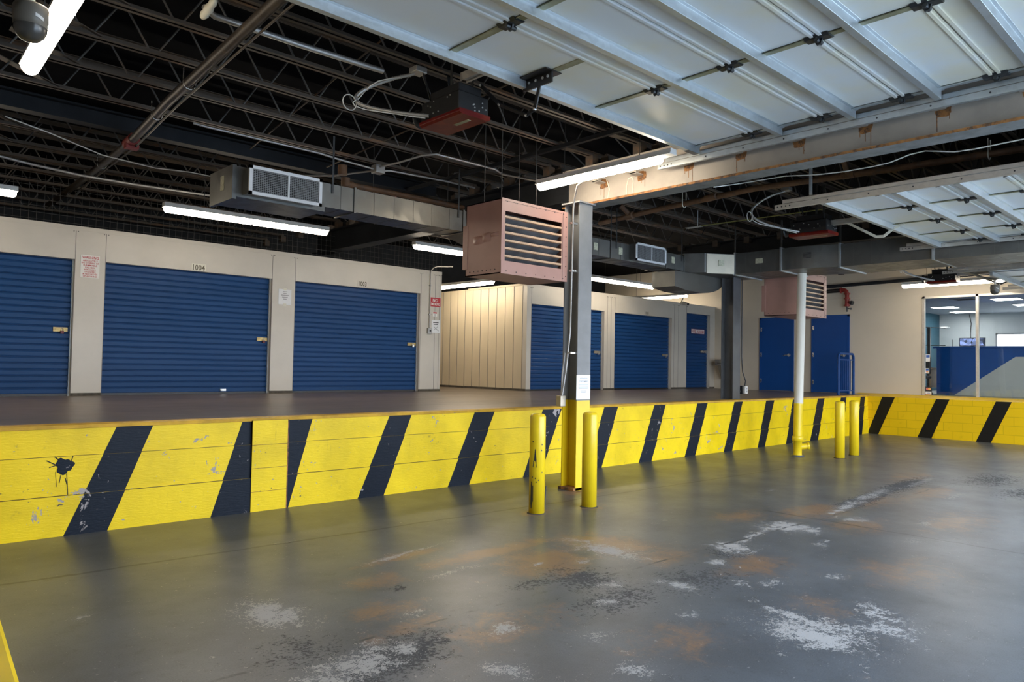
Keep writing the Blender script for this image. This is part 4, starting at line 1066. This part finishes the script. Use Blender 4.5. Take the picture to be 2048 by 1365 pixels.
# ------------------------------------------------------------------ unit heaters
def heater(x0, x1, y0, y1, z0, z1, label, dents):
    t = thing('unit_heater', label, 'heater', ((x0+x1)/2, (y0+y1)/2, z0), 'brown unit heaters')
    W_, H_ = x1-x0, z1-z0
    lx0, lx1, lz0, lz1 = x0+.055, x1-.10*W_, z0+.17*H_, z1-.165*H_
    q = MB()
    q.box(x0, x0+.012, y0, y1, z0, z1); q.box(x1-.012, x1, y0, y1, z0, z1); q.box(x0, x1, y0, y1, z1-.012, z1); q.box(x0, x1, y0, y1, z0, z0+.012); q.box(x0, x1, y1-.012, y1, z0, z1)
    cab = q.build('cabinet', M['heater'], t)
    q = MB()
    q.box(x0, x1, y0-.014, y0+.004, lz1, z1+.004); q.box(x0, x1, y0-.014, y0+.004, z0-.004, lz0); q.box(x0-.003, lx0, y0-.014, y0+.004, lz0, lz1); q.box(lx1, x1+.003, y0-.014, y0+.004, lz0, lz1)
    q.box(lx1+.02, lx1+.024, y0-.016, y0-.01, z0+.01, z1-.01, 1); q.box(x0+.05, x1-.1*W_, y0-.016, y0-.01, z1-.028, z1-.025, 1)
    fp = q.build('front_panel', [M['heater'], M['heater_dark']], t)
    q = MB(); q.box(lx0-.01, lx1+.01, y0+.16, y0+.17, lz0-.01, lz1+.01); q.build('burner_void', M['heater_dark'], t)
    for k in range(6):
        z = lz1-(lz1-lz0)*(k+.72)/6.35
        q = MB(); q.prism([(y0-.012, z+.008), (y0-.012, z-.010), (y0+.012, z-.012), (y0+.115, z-.085), (y0+.12, z-.075), (y0+.016, z+.010)], 'x', lx0, lx1)
        lo = q.build('louver', M['louver_grey'], t)
        e = MB(); e.prism([(y0-.015, z+.012), (y0-.015, z-.012), (y0+.020, z-.016), (y0+.022, z+.010)], 'x', lx0-.004, lx1+.004); e.build('louver_lip', M['louver'], lo)
    q = MB()
    for k in range(7):
        f = (k+.5)/7
        q.cyl((x0+f*W_, y0-.014, z1-.03), (x0+f*W_, y0-.019, z1-.03), .006, n=8); q.cyl((x0+f*W_, y0-.014, z0+.03), (x0+f*W_, y0-.019, z0+.03), .006, n=8)
        q.cyl((x1-.03, y0-.014, z0+f*H_), (x1-.03, y0-.019, z0+f*H_), .006, n=8); q.cyl((x0-.0, y0+.05+f*(y1-y0-.1), z0+.05), (x0-.006, y0+.05+f*(y1-y0-.1), z0+.05), .006, n=8)
    q.build('rivet', M['heater_dark'], t)
    q = MB(); q.box(x0-.006, x0+.03, y1-.04, y1+.05, z0+.09, z1-.25); q.build('rear_jacket', M['heater'], t)
    if dents:
        q = MB()
        for k in range(3):
            yy = y0+.10+.15*k; zz = z0+.46-.02*k; h = (.025, .055, .05)[k]; w = (.09, .10, .12)[k]
            vs = []; n = 6
            for i in range(n+1):
                for j in range(n+1):
                    u, v = i/n*2-1, j/n*2-1; b = max(0, 1-u*u)*max(0, 1-v*v)
                    vs.append((x0-.001-.018*b*(1+.5*math.sin(4*u+3*v+k)), yy+u*w/1.3, zz+v*h))
            q.add(vs, [(i*(n+1)+j, i*(n+1)+j+1, (i+1)*(n+1)+j+1, (i+1)*(n+1)+j) for i in range(n) for j in range(n)], 0, True)
        q.build('dent', M['heater'], cab)
    for x in (x0+.18, x1-.36):
        for y in (y0+.2, y1-.12):
            q = MB(); q.cyl((x, y, z1-.01), (x, y, CEIL), .006, n=6); q.build('hanging_rod', M['wire'], t)
    return t
heater(5.60, 6.72, 6.20, 6.83, 2.612, 3.482, 'brown louvred unit heater hanging left of the near column', True)
heater(13.86, 15.12, 6.60, 7.31, 2.648, 3.52, 'brown louvred unit heater behind the white pole', False)

# ------------------------------------------------------------------ fluorescent lamps
def lamp(p0, p1, label, hang=True, lens=(0, 1)):
    p0, p1 = Vector(p0), Vector(p1); t = thing('strip_light', label, 'lamp', (p0+p1)/2-Vector((0, 0, .06)), 'eight foot strip lights')
    d = (p1-p0).normalized(); s = d.cross(Vector((0, 0, 1))).normalized()
    q = MB(); q.bar(p0+Vector((0, 0, .055)), p1+Vector((0, 0, .055)), .11, .05); q.bar(p0+Vector((0, 0, .025)), p1+Vector((0, 0, .025)), .135, .012); q.build('housing', M['light_body'], t)
    L = (p1-p0).length; a = L*lens[0]; b = L*lens[1]; mid = (a+b)/2
    for f0, f1 in ((a+.015, mid-.008), (mid+.008, b-.015)):
        q = MB(); n = 10; vs = []
        for f, k in ((f0, .75), (f0+.02, 1), (f1-.02, 1), (f1, .75)):
            for i in range(n+1):
                an = math.pi*i/n; vs.append(p0+d*f+s*(.064*k*math.cos(an))+Vector((0, 0, .02-.075*k*math.sin(an))))
        m_ = n+1
        q.add(vs, [(j*m_+i, j*m_+i+1, (j+1)*m_+i+1, (j+1)*m_+i) for j in range(3) for i in range(n)], 0, True)
        q.add(vs[:m_], [tuple(range(m_))]); q.add(vs[-m_:], [tuple(range(m_))])
        q.build('lens', M['tube'], t)
    q = MB(); c = p0+d*mid; vs = []
    for f in (-.007, .007):
        for i in range(11):
            an = math.pi*i/10; vs.append(c+d*f+s*(.067*math.cos(an))+Vector((0, 0, .02-.079*math.sin(an))))
    q.add(vs, [(i, i+1, 12+i, 11+i) for i in range(10)], 0, True); q.build('lens_joiner', M['light_body'], t)
    if hang:
        for f in (.22, .78):
            p = p0+d*(L*f); q = MB(); q.cyl(p+Vector((0, 0, .08)), (p.x, p.y, CEIL), .004, n=6); q.build('hanging_wire', M['wire'], t)
    return t
lamp((3.235, 10.40, 3.595), (5.68, 10.36, 3.595), 'bright strip light over the dock above door 1004')
lamp((-.78, 10.90, 3.595), (1.66, 10.90, 3.595), 'bright strip light cut off by the left edge of the photo')
lamp((7.36, 10.40, 3.60), (9.80, 10.36, 3.60), 'strip light half hidden behind the duct, left of the brown heater')
lamp((12.76, 11.02, 3.60), (15.20, 11.02, 3.60), 'strip light over the dock right of the near column')
lamp((11.02, 12.42, 3.45), (10.98, 14.86, 3.45), 'strip light along the corridor above the cream panel wall')
lamp((18.75, 12.35, 3.74), (18.75, 14.79, 3.74), 'far strip light above the rear storage units')
lamp((6.60, 4.54, 3.85), (6.58, 6.58, 3.85), 'strip light mounted beside the beige beam above the near column', True, (.07, 1))
lamp((.96, 3.95, 3.70), (1.02, 6.42, 3.70), 'strip light at the top left corner behind the dome camera')
lamp((18.47, 3.83, 3.594), (18.47, 6.26, 3.594), 'strip light on the end wall above the office window')

# ------------------------------------------------------------------ pipes, conduits, cables
def pipe(name, pts, r, mat, label, cat='pipe', n=10): 
    q = MB(); q.tube(pts, r, n); return tag(q.build(name, M[mat]), label, cat)
t = thing('sprinkler_pipe', 'dark sprinkler main crossing the left bay joists, with a red coupling', 'pipe', (2.4, 8, 4.1))
q = MB(); q.tube([(2.16, 3.0, 4.12), (2.26, 5.09, 4.13), (2.39, 7.6, 4.13), (2.52, 9.4, 4.11), (2.61, 12.4, 4.13), (2.63, 14.5, 4.13)], .046, 14); q.build('pipe', M['black_pipe'], t)
q = MB(); q.cyl((2.515, 9.2, 4.12), (2.53, 9.5, 4.12), .066, n=14); q.box(2.46, 2.60, 9.30, 9.40, 4.03, 4.10); q.build('red_coupling', M['red_fit'], t)
for y, x in ((7.0, 2.37), (8.15, 2.44), (10.8, 2.57)):
    q = MB(); q.tube([(x-.056, y, 4.27), (x-.056, y, 4.14)]+[(x-.056*math.cos(a), y, 4.13-.056*math.sin(a)) for a in [math.pi*k/8 for k in range(9)]]+[(x+.056, y, 4.27)], .005, 6); q.build('hanger_loop', M['steel'], t)
pipe('conduit', [(2.22, 3.0, 4.065), (2.32, 5.09, 4.075), (2.45, 7.6, 4.075), (2.57, 9.4, 4.055), (2.66, 12.4, 4.075)], .010, 'black_pipe', 'thin conduit running under the dark sprinkler main', 'conduit')
pipe('conduit', [(1.99, 5.60, 4.226), (2.10, 5.70, 4.232), (2.82, 5.70, 4.232), (3.5, 5.67, 4.232), (3.62, 5.66, 4.232)], .026, 'conduit', 'thick grey conduit near the top beside the large raised door', 'conduit')
q = MB()
q.lathe((2.0, 5.42, 4.225), [(0, 0), (.020, .01), (.030, .05), (.026, .09), (.036, .14), (.030, .19), (.034, .24), (.022, .29), (0, .30)], 9, axis=(.05, 1, -.10))
tag(q.build('insulation_scrap', M['plate']), 'torn pale insulation scrap on the thick conduit end near the top', 'insulation')
t = thing('conduit', 'steel conduit with a square junction box along the joists above the duct', 'conduit', (5.3, 8.36, 4.2))
q = MB(); q.tube([(2.9, 8.40, 4.21), (3.05, 8.36, 4.19), (4.44, 8.36, 4.19), (4.70, 8.36, 4.17), (5.24, 8.37, 4.15)], .014, 8); q.build('pipe', M['conduit'], t)
q = MB(); q.tube([(5.38, 8.36, 4.15), (5.5, 8.34, 4.17), (6.37, 8.30, 4.19), (6.95, 8.29, 4.19)], .014, 8); q.build('pipe', M['conduit'], t)
q = MB(); q.box(5.24, 5.38, 8.30, 8.43, 4.10, 4.21); bevel(q.build('junction_box', M['conduit'], t), .006)
q = MB(); q.tube([(5.3, 8.43, 4.15), (5.22, 8.62, 4.15), (5.0, 8.95, 4.12), (4.6, 9.3, 4.1)], .014, 8); q.build('branch', M['conduit'], t)
pipe('conduit', [(5.30, 8.30, 4.18), (5.36, 7.93, 4.18), (5.40, 7.5, 4.19), (5.50, 7.34, 4.20), (5.80, 7.33, 4.20), (6.5, 7.33, 4.20), (6.60, 7.3, 4.15), (6.60, 6.6, 3.93)], .014, 'conduit', 'bent conduit arching from the junction box to the beam light', 'conduit')
pipe('cable', [(1.3, 9.45, 4.14), (1.745, 9.55, 4.08), (2.34, 9.85, 4.02), (3.01, 10.05, 4.03), (3.5, 10.2, 4.1), (3.93, 10.22, 4.1)], .007, 'white_cable', 'thin white cable sagging across the joists left of the duct', 'cable', 6)
pipe('conduit', [(.9, 10.9, 4.06), (1.5, 11.0, 4.05), (1.84, 11.1, 4.04), (2.4, 11.25, 4.04), (3.12, 11.4, 4.07), (4.43, 11.4, 4.10)], .018, 'conduit', 'grey conduit crossing the dark joists below the white cable', 'conduit', 8)
t = thing('sprinkler_pipe', 'rusty branch pipe with elbows above the duct, left of the heater', 'pipe', (5.5, 8.4, 3.9))
q = MB(); q.tube([(5.02, 8.62, 3.94), (5.7, 8.62, 3.95), (6.6, 8.62, 3.95), (7.0, 8.62, 3.95)], .038, 12); q.build('pipe', M['rust_pipe'], t)
q = MB(); q.cyl((4.97, 8.62, 3.90), (4.97, 8.62, 4.02), .06, n=14); q.cyl((4.92, 8.62, 4.05), (4.92, 8.62, 4.18), .062, n=14); q.cyl((4.96, 8.62, 3.94), (5.08, 8.62, 3.94), .05, n=14); q.build('elbow', M['rust_pipe'], t)
q = MB(); q.cyl((5.75, 8.60, 3.90), (5.75, 8.60, 3.84), .02, n=10); q.cyl((5.75, 8.6, 3.83), (5.75, 8.6, 3.825), .035, n=12); q.build('sprinkler_head', M['red_fit'], t)
for x in (5.4, 6.7):
    q = MB(); q.tube([(x, 8.62, 3.985), (x, 8.62, CEIL)], .006, 6); q.build('hanger_rod', M['wire'], t)
t = thing('sprinkler_pipe', 'long rusty sprinkler main crossing the ceiling right of the beige beam', 'pipe', (9.5, 5, 4.1))
q = MB(); q.tube([(9.90, 8.34, 4.10), (9.62, 7.0, 4.09), (9.42, 5.13, 4.10), (9.6, 3.4, 4.09), (9.75, 2.0, 4.10), (9.8, 0, 4.1)], .042, 14); q.build('pipe', M['rust_pipe'], t)
q = MB(); q.cyl((9.50, 5.95, 4.1), (9.47, 5.75, 4.1), .054, n=14); q.cyl((9.72, 7.6, 4.09), (9.69, 7.45, 4.09), .06, n=14); q.cyl((9.52, 3.95, 4.1), (9.53, 3.8, 4.1), .058, n=14); q.cyl((9.5, 3.87, 4.1), (9.38, 3.87, 4.24), .035, n=10); q.cyl((9.7, 7.52, 4.1), (9.55, 7.6, 4.24), .04, n=10); q.build('coupling', M['rust_pipe'], t)
for y, x in ((6.35, 9.53), (2.35, 9.71)):
    q = MB(); q.tube([(x-.05, y, 4.27), (x-.05, y, 4.09)]+[(x-.05*math.cos(a), y, 4.08-.05*math.sin(a)) for a in [math.pi*k/8 for k in range(9)]]+[(x+.05, y, 4.27)], .006, 6); q.build('hanger_loop', M['plate'], t)
t = thing('hanging_rod', 'thin green yellow rod hanging level under the middle bay joists', 'rod', (10.85, 6, 4.0))
q = MB(); q.tube([(10.81, 7.0, 4.0), (10.82, 6.88, 4.0), (10.88, 5.73, 4.0), (10.9, 4.77, 4.0)], .009, 8); q.build('bar', M['yellow_rod'], t)
q = MB(); q.box(10.76, 10.86, 6.85, 7.15, 3.985, 3.993); q.cyl((10.81, 6.93, 3.99), (10.81, 6.93, 4.27), .008, n=8); q.build('end_bracket', M['galv'], t)
pipe('cable', [(7.42, 4.55, 3.66), (7.9, 4.485, 3.78), (7.9, 3.92, 3.77), (7.9, 3.55, 3.72), (7.9, 3.25, 3.70), (7.9, 2.95, 3.70), (7.9, 2.79, 3.71), (7.9, 2.60, 3.755), (7.9, 2.46, 3.763), (7.9, 2.2, 3.70), (7.9, 2.03, 3.693), (7.9, 1.64, 3.705), (7.9, .6, 3.8)], .007, 'white_cable', 'white cable looping under the beam on its right side', 'cable', 6)
pipe('sprinkler_pipe', [(19.6, 10.2, 3.83), (19.6, 8.3, 3.83), (19.55, 6.7, 3.85), (19.5, 5.0, 3.88), (19.45, 2.6, 3.90)], .045, 'girder', 'dark pipe along the top of the end wall above the wall lamp')
t = thing('fire_valve', 'red fire riser valve hanging on the end wall right of the brown heater', 'valve', (19.6, 8.0, 3.15))
q = MB(); q.tube([(19.62, 8.55, 3.70), (19.62, 8.16, 3.71)], .055, 14); q.build('inlet_pipe', M['black_steel'], t)
q = MB(); q.tube([(19.62, 8.17, 3.71), (19.62, 8.07, 3.71), (19.62, 8.02, 3.67), (19.62, 8.0, 3.60), (19.62, 8.0, 3.27)], .055, 14)
for z in (3.61, 3.48, 3.30): q.cyl((19.62, 8.0, z-.018), (19.62, 8.0, z+.018), .08, n=16)
q.cyl((19.62, 8.14, 3.71), (19.62, 8.17, 3.71), .078, n=16)
q.cyl((19.62, 8.0, 3.39), (19.60, 7.90, 3.37), .04, n=12); q.build('body', M['red_fit'], t)
q = MB(); q.cyl((19.60, 7.90, 3.37), (19.59, 7.84, 3.35), .055, n=12); q.build('side_cap', M['hinge'], t)
q = MB(); q.cyl((19.62, 8.0, 3.28), (19.62, 8.0, 3.13), .018, n=10); q.cyl((19.62, 8.0, 3.22), (19.62, 7.90, 3.20), .014, n=8); q.cyl((19.62, 7.90, 3.18), (19.62, 7.90, 3.23), .02, n=8); q.build('drain_cock', M['hinge'], t)

# ------------------------------------------------------------------ cameras
def dome_cam(x, y, ztop, zb, s, label, cat='camera'):
    t = thing('dome_camera', label, cat, (x, y, zb))
    q = MB(); q.cyl((x, y, zb+.20*s), (x, y, ztop), .020*s, n=12); q.build('stem', M['white_paint'], t)
    q = MB(); q.lathe((x, y, zb), [(.0, .215*s), (.085*s, .212*s), (.092*s, .20*s), (.092*s, .125*s), (.088*s, .12*s), (.088*s, .085*s)], 28); q.build('housing', M['cam_body'], t)
    q = MB(); q.lathe((x, y, zb), [(.088*s, .09*s), (.086*s, .065*s), (.074*s, .035*s), (.05*s, .01*s), (.02*s, 0), (0, 0)], 28); q.build('dome', M['cam_dome'], t)
    q = MB(); va = math.atan2(-y, -x); vs = []
    for k in range(5):
        a = va+.25+.13*k
        for z in (.128*s, .148*s): vs.append((x+.0932*s*math.cos(a), y+.0932*s*math.sin(a), zb+z-.004*s*k))
    q.add(vs, [(2*k, 2*k+1, 2*k+3, 2*k+2) for k in range(4)]); q.build('name_label', M['white_sign'], t, recalc=False)
    return t
dome_cam(.643, 4.068, 4.3, 3.045, .80, 'grey dome camera hanging at the top left beside the bright light')
t = dome_cam(17.5, 4.143, 3.51, 3.19, .95, 'small dome camera hanging in front of the office window')
q = MB(); q.tube([(17.5, 5.2, 3.8), (17.5, 4.6, 3.68), (17.5, 4.32, 3.54), (17.5, 4.143, 3.50), (17.5, 4.0, 3.54), (17.5, 3.93, 3.62)], .024, 10); q.build('hook_pipe', M['conduit'], t)
t = thing('bullet_camera', 'small white bullet camera at the top corner of the rear storage units', 'camera', (18.0, B_Y-.1, TOPB))
q = MB(); q.cyl((18.02, B_Y-.02, 3.46), (17.96, B_Y-.24, 3.40), .045, n=16); q.build('body', M['white_sign'], t)
q = MB(); q.cyl((17.962, B_Y-.238, 3.401), (17.957, B_Y-.255, 3.397), .036, n=16); q.build('lens', M['black_ink'], t)
q = MB(); q.bar((17.92, B_Y-.01, 3.40), (18.02, B_Y-.06, 3.62), .05, .012); q.build('bracket', M['plate'], t)

# ------------------------------------------------------------------ dock furniture
t = thing('guard_rail', 'blue tubular guard rail standing on the dock before the right blue door', 'railing', (18.78, 7.68, DOCK_Z))
q = MB(); r = .032; zt = 2.0
q.tube([(18.33, 7.68, DOCK_Z), (18.33, 7.68, zt-.10), (18.35, 7.68, zt-.04), (18.41, 7.68, zt), (19.16, 7.68, zt), (19.22, 7.68, zt-.04), (19.24, 7.68, zt-.10), (19.24, 7.68, DOCK_Z)], r, 12); q.build('frame', M['blue_rail'], t)
for za, zb in ((DOCK_Z+.09, DOCK_Z+.115), (zt-.17, zt-.14)):
    q = MB(); q.box(18.33, 19.20, 7.67, 7.69, za, zb); q.build('cross_rail', M['blue_rail'], t)
q = MB()
for k in range(7): q.box(18.42+.105*k-.008, 18.42+.105*k+.008, 7.672, 7.688, DOCK_Z+.1, zt-.15)
q.build('bar', M['blue_rail'], t)
t = thing('drinking_fountain', 'steel drinking fountain on the wall left of the dock column', 'fountain', (19.6, 11.5, 1.27))
q = MB(); q.box(19.34, WALL_X-.002, 11.24, 11.76, 1.66, 1.84); bevel(q.build('basin', M['fount'], t), .015)
q = MB(); q.prism([(19.42, 1.66), (WALL_X-.005, 1.66), (WALL_X-.005, 1.27), (19.62, 1.27), (19.50, 1.45)], 'y', 11.30, 11.70); q.build('skirt', M['fount_dark'], t)
q = MB(); q.tube([(19.46, 11.36, 1.84), (19.46, 11.36, 1.88), (19.50, 11.38, 1.90)], .012, 8); q.build('spout', M['steel'], t)
q = MB(); q.box(19.335, 19.345, 11.32, 11.68, 1.72, 1.735); q.build('front_slot', M['black_ink'], t)

# ------------------------------------------------------------------ the office behind the window
OX1, OY0, OY1, OZ0, OZ1 = 27.4, -2.0, 8.1, .97, 3.52
q = MB(); q.box(WALL_X+.14, OX1, OY0, OY1, OZ0-.1, OZ0); struct(q.build('floor_office', M['office_floor']))
q = MB(); q.box(WALL_X+.14, OX1, OY0, OY1, OZ1, OZ1+.1); struct(q.build('ceiling_office', M['office_ceiling']))
q = MB(); q.box(OX1, OX1+.1, OY0, OY1, OZ0, OZ1); struct(q.build('wall_office_back', M['office_wall']))
q = MB(); q.box(WALL_X+.14, OX1, OY1, OY1+.1, OZ0, OZ1)
struct(q.build('wall_office_left', M['teal']))
q = MB(); q.box(WALL_X+.14, OX1, OY0-.1, OY0, OZ0, OZ1); struct(q.build('wall_office_right', M['office_wall']))
def panel(x, y, label, w=.6, d=1.2, cat='lamp'):
    t = thing('ceiling_panel', label, cat, (x, y, OZ1-.02), 'office ceiling light panels')
    q = MB(); q.box(x-w/2, x+w/2, y-d/2, y+d/2, OZ1-.014, OZ1-.006); q.build('lens', M['office_panel'], t)
    q = MB()
    for a in ((x-w/2-.03, x+w/2+.03, y-d/2-.03, y-d/2), (x-w/2-.03, x+w/2+.03, y+d/2, y+d/2+.03), (x-w/2-.03, x-w/2, y-d/2, y+d/2), (x+w/2, x+w/2+.03, y-d/2, y+d/2)): q.box(a[0], a[1], a[2], a[3], OZ1-.018, OZ1-.001)
    q.build('frame', M['light_body'], t)
panel(24.25, 7.02, 'left ceiling light panel of the office, nearer the window', .62, .60)
panel(26.3, 7.09, 'ceiling light panel of the office deepest in the room', .62, .62)
panel(22.35, 5.03, 'ceiling light panel behind the dome camera in the office', .62, .60)
panel(24.45, 5.0, 'ceiling light panel cut by the right photo edge, in the office', .62, .60)
panel(22.4, 2.6, 'ceiling light panel of the office outside the photo', .62, .60)
t = thing('air_vent', 'square dark ceiling vent in the office above the window', 'vent', (21.9, 5.9, OZ1-.02))
q = MB(); q.box(21.55, 22.15, 5.55, 6.15, OZ1-.015, OZ1-.002); q.build('plate', M['grey_ink'], t)
q = MB()
for k in range(3): q.box(21.63+.07*k, 22.07-.07*k, 5.63+.07*k, 6.07-.07*k, OZ1-.018-.003*k, OZ1-.015-.003*k)
q.build('louver', M['dark_void'], t)
t = thing('service_counter', 'blue office counter with a slanted white front panel, behind the window', 'counter', (22.3, 5.4, OZ0))
CX = 22.0
q = MB()
q.quad((CX, 6.20, OZ0), (CX, 6.15, OZ0), (CX, 4.77, 1.998), (CX, 6.20, 1.998), 0)
q.quad((CX, 6.20, 1.998), (CX, 1.0, 1.998), (CX, 1.0, 2.235), (CX, 6.20, 2.235), 0)
q.quad((CX, 6.15, OZ0), (CX, 1.0, OZ0), (CX, 1.0, 1.998), (CX, 4.77, 1.998), 1)
q.quad((CX, 6.20, OZ0), (CX+.15, 6.62, OZ0), (CX+.15, 6.62, 2.235), (CX, 6.20, 2.235), 0)
q.quad((CX+.15, 6.62, OZ0), (CX+.75, 6.62, OZ0), (CX+.75, 6.62, 2.235), (CX+.15, 6.62, 2.235), 0)
q.quad((CX+.75, 6.62, OZ0), (CX+.75, 1.0, OZ0), (CX+.75, 1.0, 2.235), (CX+.75, 6.62, 2.235), 0)
q.build('front', [M['counter_blue'], M['counter_white']], t, recalc=False)
q = MB(); q.prism([(CX-.06, 1.0), (CX-.06, 6.24), (CX+.10, 6.70), (CX+.80, 6.70), (CX+.80, 1.0)], 'z', 2.235, 2.275); q.build('top', M['counter_blue'], t)
t = thing('monitor', 'monitor with a grid of camera views standing on the office counter', 'screen', (22.55, 6.0, 2.275))
q = MB(); q.box(22.54, 22.58, 5.56, 6.18, 2.30, 2.52); q.build('casing', M['black_steel'], t)
q = MB(); q.box(22.532, 22.54, 5.58, 6.16, 2.315, 2.505); q.build('screen', M['screen'], t)
q = MB(); q.box(22.5, 22.62, 5.78, 5.96, 2.275, 2.285); q.box(22.56, 22.59, 5.84, 5.9, 2.285, 2.34); q.build('stand', M['black_steel'], t)
q = MB(); q.cyl((22.3, 6.28, 2.275), (22.3, 6.28, 2.47), .007, n=8); tag(q.build('antenna', M['black_steel']), 'thin black rod standing on the office counter beside the monitor', 'rod')
t = thing('view_window', 'bright rear window at the right edge of the office', 'window', (OX1, 5.4, 2.2))
q = MB(); q.box(OX1-.02, OX1-.012, 3.2, 6.42, 2.05, 2.82); q.build('pane', M['outside_glow'], t)
q = MB()
for a in ((3.15, 6.47, 2.0, 2.05), (3.15, 6.47, 2.82, 2.87), (6.42, 6.47, 2.0, 2.87), (3.15, 3.2, 2.0, 2.87)): q.box(OX1-.03, OX1-.001, a[0], a[1], a[2], a[3])
q.build('frame', M['grey_ink'], t)
pipe('cable', [(27.36, 7.2, 3.5), (27.36, 7.15, 3.2), (27.35, 7.17, 2.9), (27.36, 7.17, 2.4)], .010, 'wire', 'thin dark cable hanging on the office rear wall above the monitor', 'cable', 6)
t = thing('display_stand', 'dark upright display stand with white lamps by the teal office wall', 'stand', (24.6, 7.6, OZ0))
q = MB(); q.box(24.55, 24.65, 7.52, 7.60, OZ0, 2.95); q.build('post', M['black_steel'], t)
q = MB(); q.tube([(24.4, 7.95, 2.98), (24.6, 7.56, 2.95), (24.9, 7.2, 2.93)], .012, 6); q.tube([(24.4, 7.95, 2.42), (24.6, 7.56, 2.40), (24.9, 7.2, 2.40)], .012, 6); q.build('arm', M['black_steel'], t)
q = MB(); q.box(24.3, 24.5, 7.75, 8.0, 2.99, 3.02); q.box(24.8, 25.0, 7.1, 7.3, 2.94, 2.97); q.build('lamp_head', M['light_body'], t)
t = thing('desk', 'wooden desk end beside the blue counter in the office', 'desk', (22.6, 7.2, OZ0))
q = MB(); q.box(22.2, 23.2, 6.75, 7.35, 1.66, 1.70); q.build('top', M['wood'], t)
q = MB(); q.box(22.25, 23.15, 6.80, 6.83, 1.15, 1.66); q.build('panel', M['wood'], t)
for x in (22.25, 23.1):
    q = MB(); q.box(x, x+.05, 7.25, 7.30, OZ0, 1.66); q.build('leg', M['wood'], t)
t = thing('office_chair', 'dark office chair partly seen at the left edge of the window', 'chair', (21.3, 6.75, OZ0))
q = MB(); q.box(21.12, 21.52, 6.55, 6.95, 1.40, 1.48); bevel(q.build('seat', M['black_ink'], t), .03)
q = MB(); q.box(21.44, 21.52, 6.56, 6.94, 1.52, 2.0); bevel(q.build('backrest', M['black_ink'], t), .03)
q = MB(); q.cyl((21.32, 6.75, 1.05), (21.32, 6.75, 1.40), .03, n=10); q.build('post', M['black_steel'], t)
q = MB()
for k in range(5):
    a = 2*math.pi*k/5; q.bar((21.32, 6.75, 1.06), (21.32+.25*math.cos(a), 6.75+.25*math.sin(a), 1.02), .04, .03); q.cyl((21.32+.25*math.cos(a), 6.75+.25*math.sin(a), OZ0), (21.32+.25*math.cos(a), 6.75+.25*math.sin(a), 1.03), .025, n=8)
q.build('star_base', M['black_steel'], t)

# stickers on the glass
GX = WALL_X+.0175
def decal(y0, y1, z0, z1, label, kind):
    t = thing('card_sticker', label, 'sticker', (GX, (y0+y1)/2, z0), 'card stickers on the office glass')
    W_, H_ = y1-y0, z1-z0
    q = MB(); q.box(GX-.001, GX-.0001, y0, y1, z0, z1); q.build('sheet', M['black_ink' if kind == 1 else 'white_sign'], t)
    def disc(yc, zc, r, mt, dx):
        d = MB(); d.add([(GX-dx, yc+r*math.cos(2*math.pi*k/20), zc+r*math.sin(2*math.pi*k/20)) for k in range(20)], [tuple(range(20))]); d.build('printed_mark', M[mt], t, recalc=False)
    YD = (0, -1, 0)
    if kind == 1:
        disc(y1-.36*W_, z0+.74*H_, .19*W_*1.1, 'card_red', .0014); disc(y0+.36*W_, z0+.74*H_, .19*W_*1.1, 'card_orange', .0016)
        d = MB(); d.text('MasterCard', (GX-.0022, (y0+y1)/2, z0+.74*H_), YD, DY, .08*H_, .70*W_); d.build('lettering', M['white_sign'], t, recalc=False)
        d = MB(); d.box(GX-.0016, GX-.001, y0+.06*W_, y1-.06*W_, z0+.05*H_, z0+.44*H_); d.build('white_field', M['white_sign'], t)
        d = MB(); d.text('VISA', (GX-.0022, (y0+y1)/2, z0+.25*H_), YD, DY, .13*H_, .55*W_); d.build('lettering', M['card_blue'], t, recalc=False)
        d = MB(); d.box(GX-.0019, GX-.0016, y0+.06*W_, y1-.06*W_, z0+.05*H_, z0+.11*H_); d.build('printed_mark', M['card_orange'], t)
    else:
        d = MB(); d.box(GX-.0016, GX-.001, y0+.1*W_, y1-.1*W_, z0+.55*H_, z0+.92*H_); d.build('printed_mark', M['card_blue'], t)
        if kind == 2: disc(y1-.35*W_, z0+.3*H_, .16*W_, 'card_red', .0014); disc(y0+.35*W_, z0+.3*H_, .16*W_, 'card_orange', .0016)
decal(6.03, 6.18, 1.0, 1.21, 'card sticker at the lower left corner of the office window', 1)
decal(6.09, 6.172, 1.54, 1.665, 'middle card sticker on the left edge of the office window', 2)
decal(6.07, 6.165, 1.83, 2.01, 'uppermost card sticker on the left edge of the office window', 3)
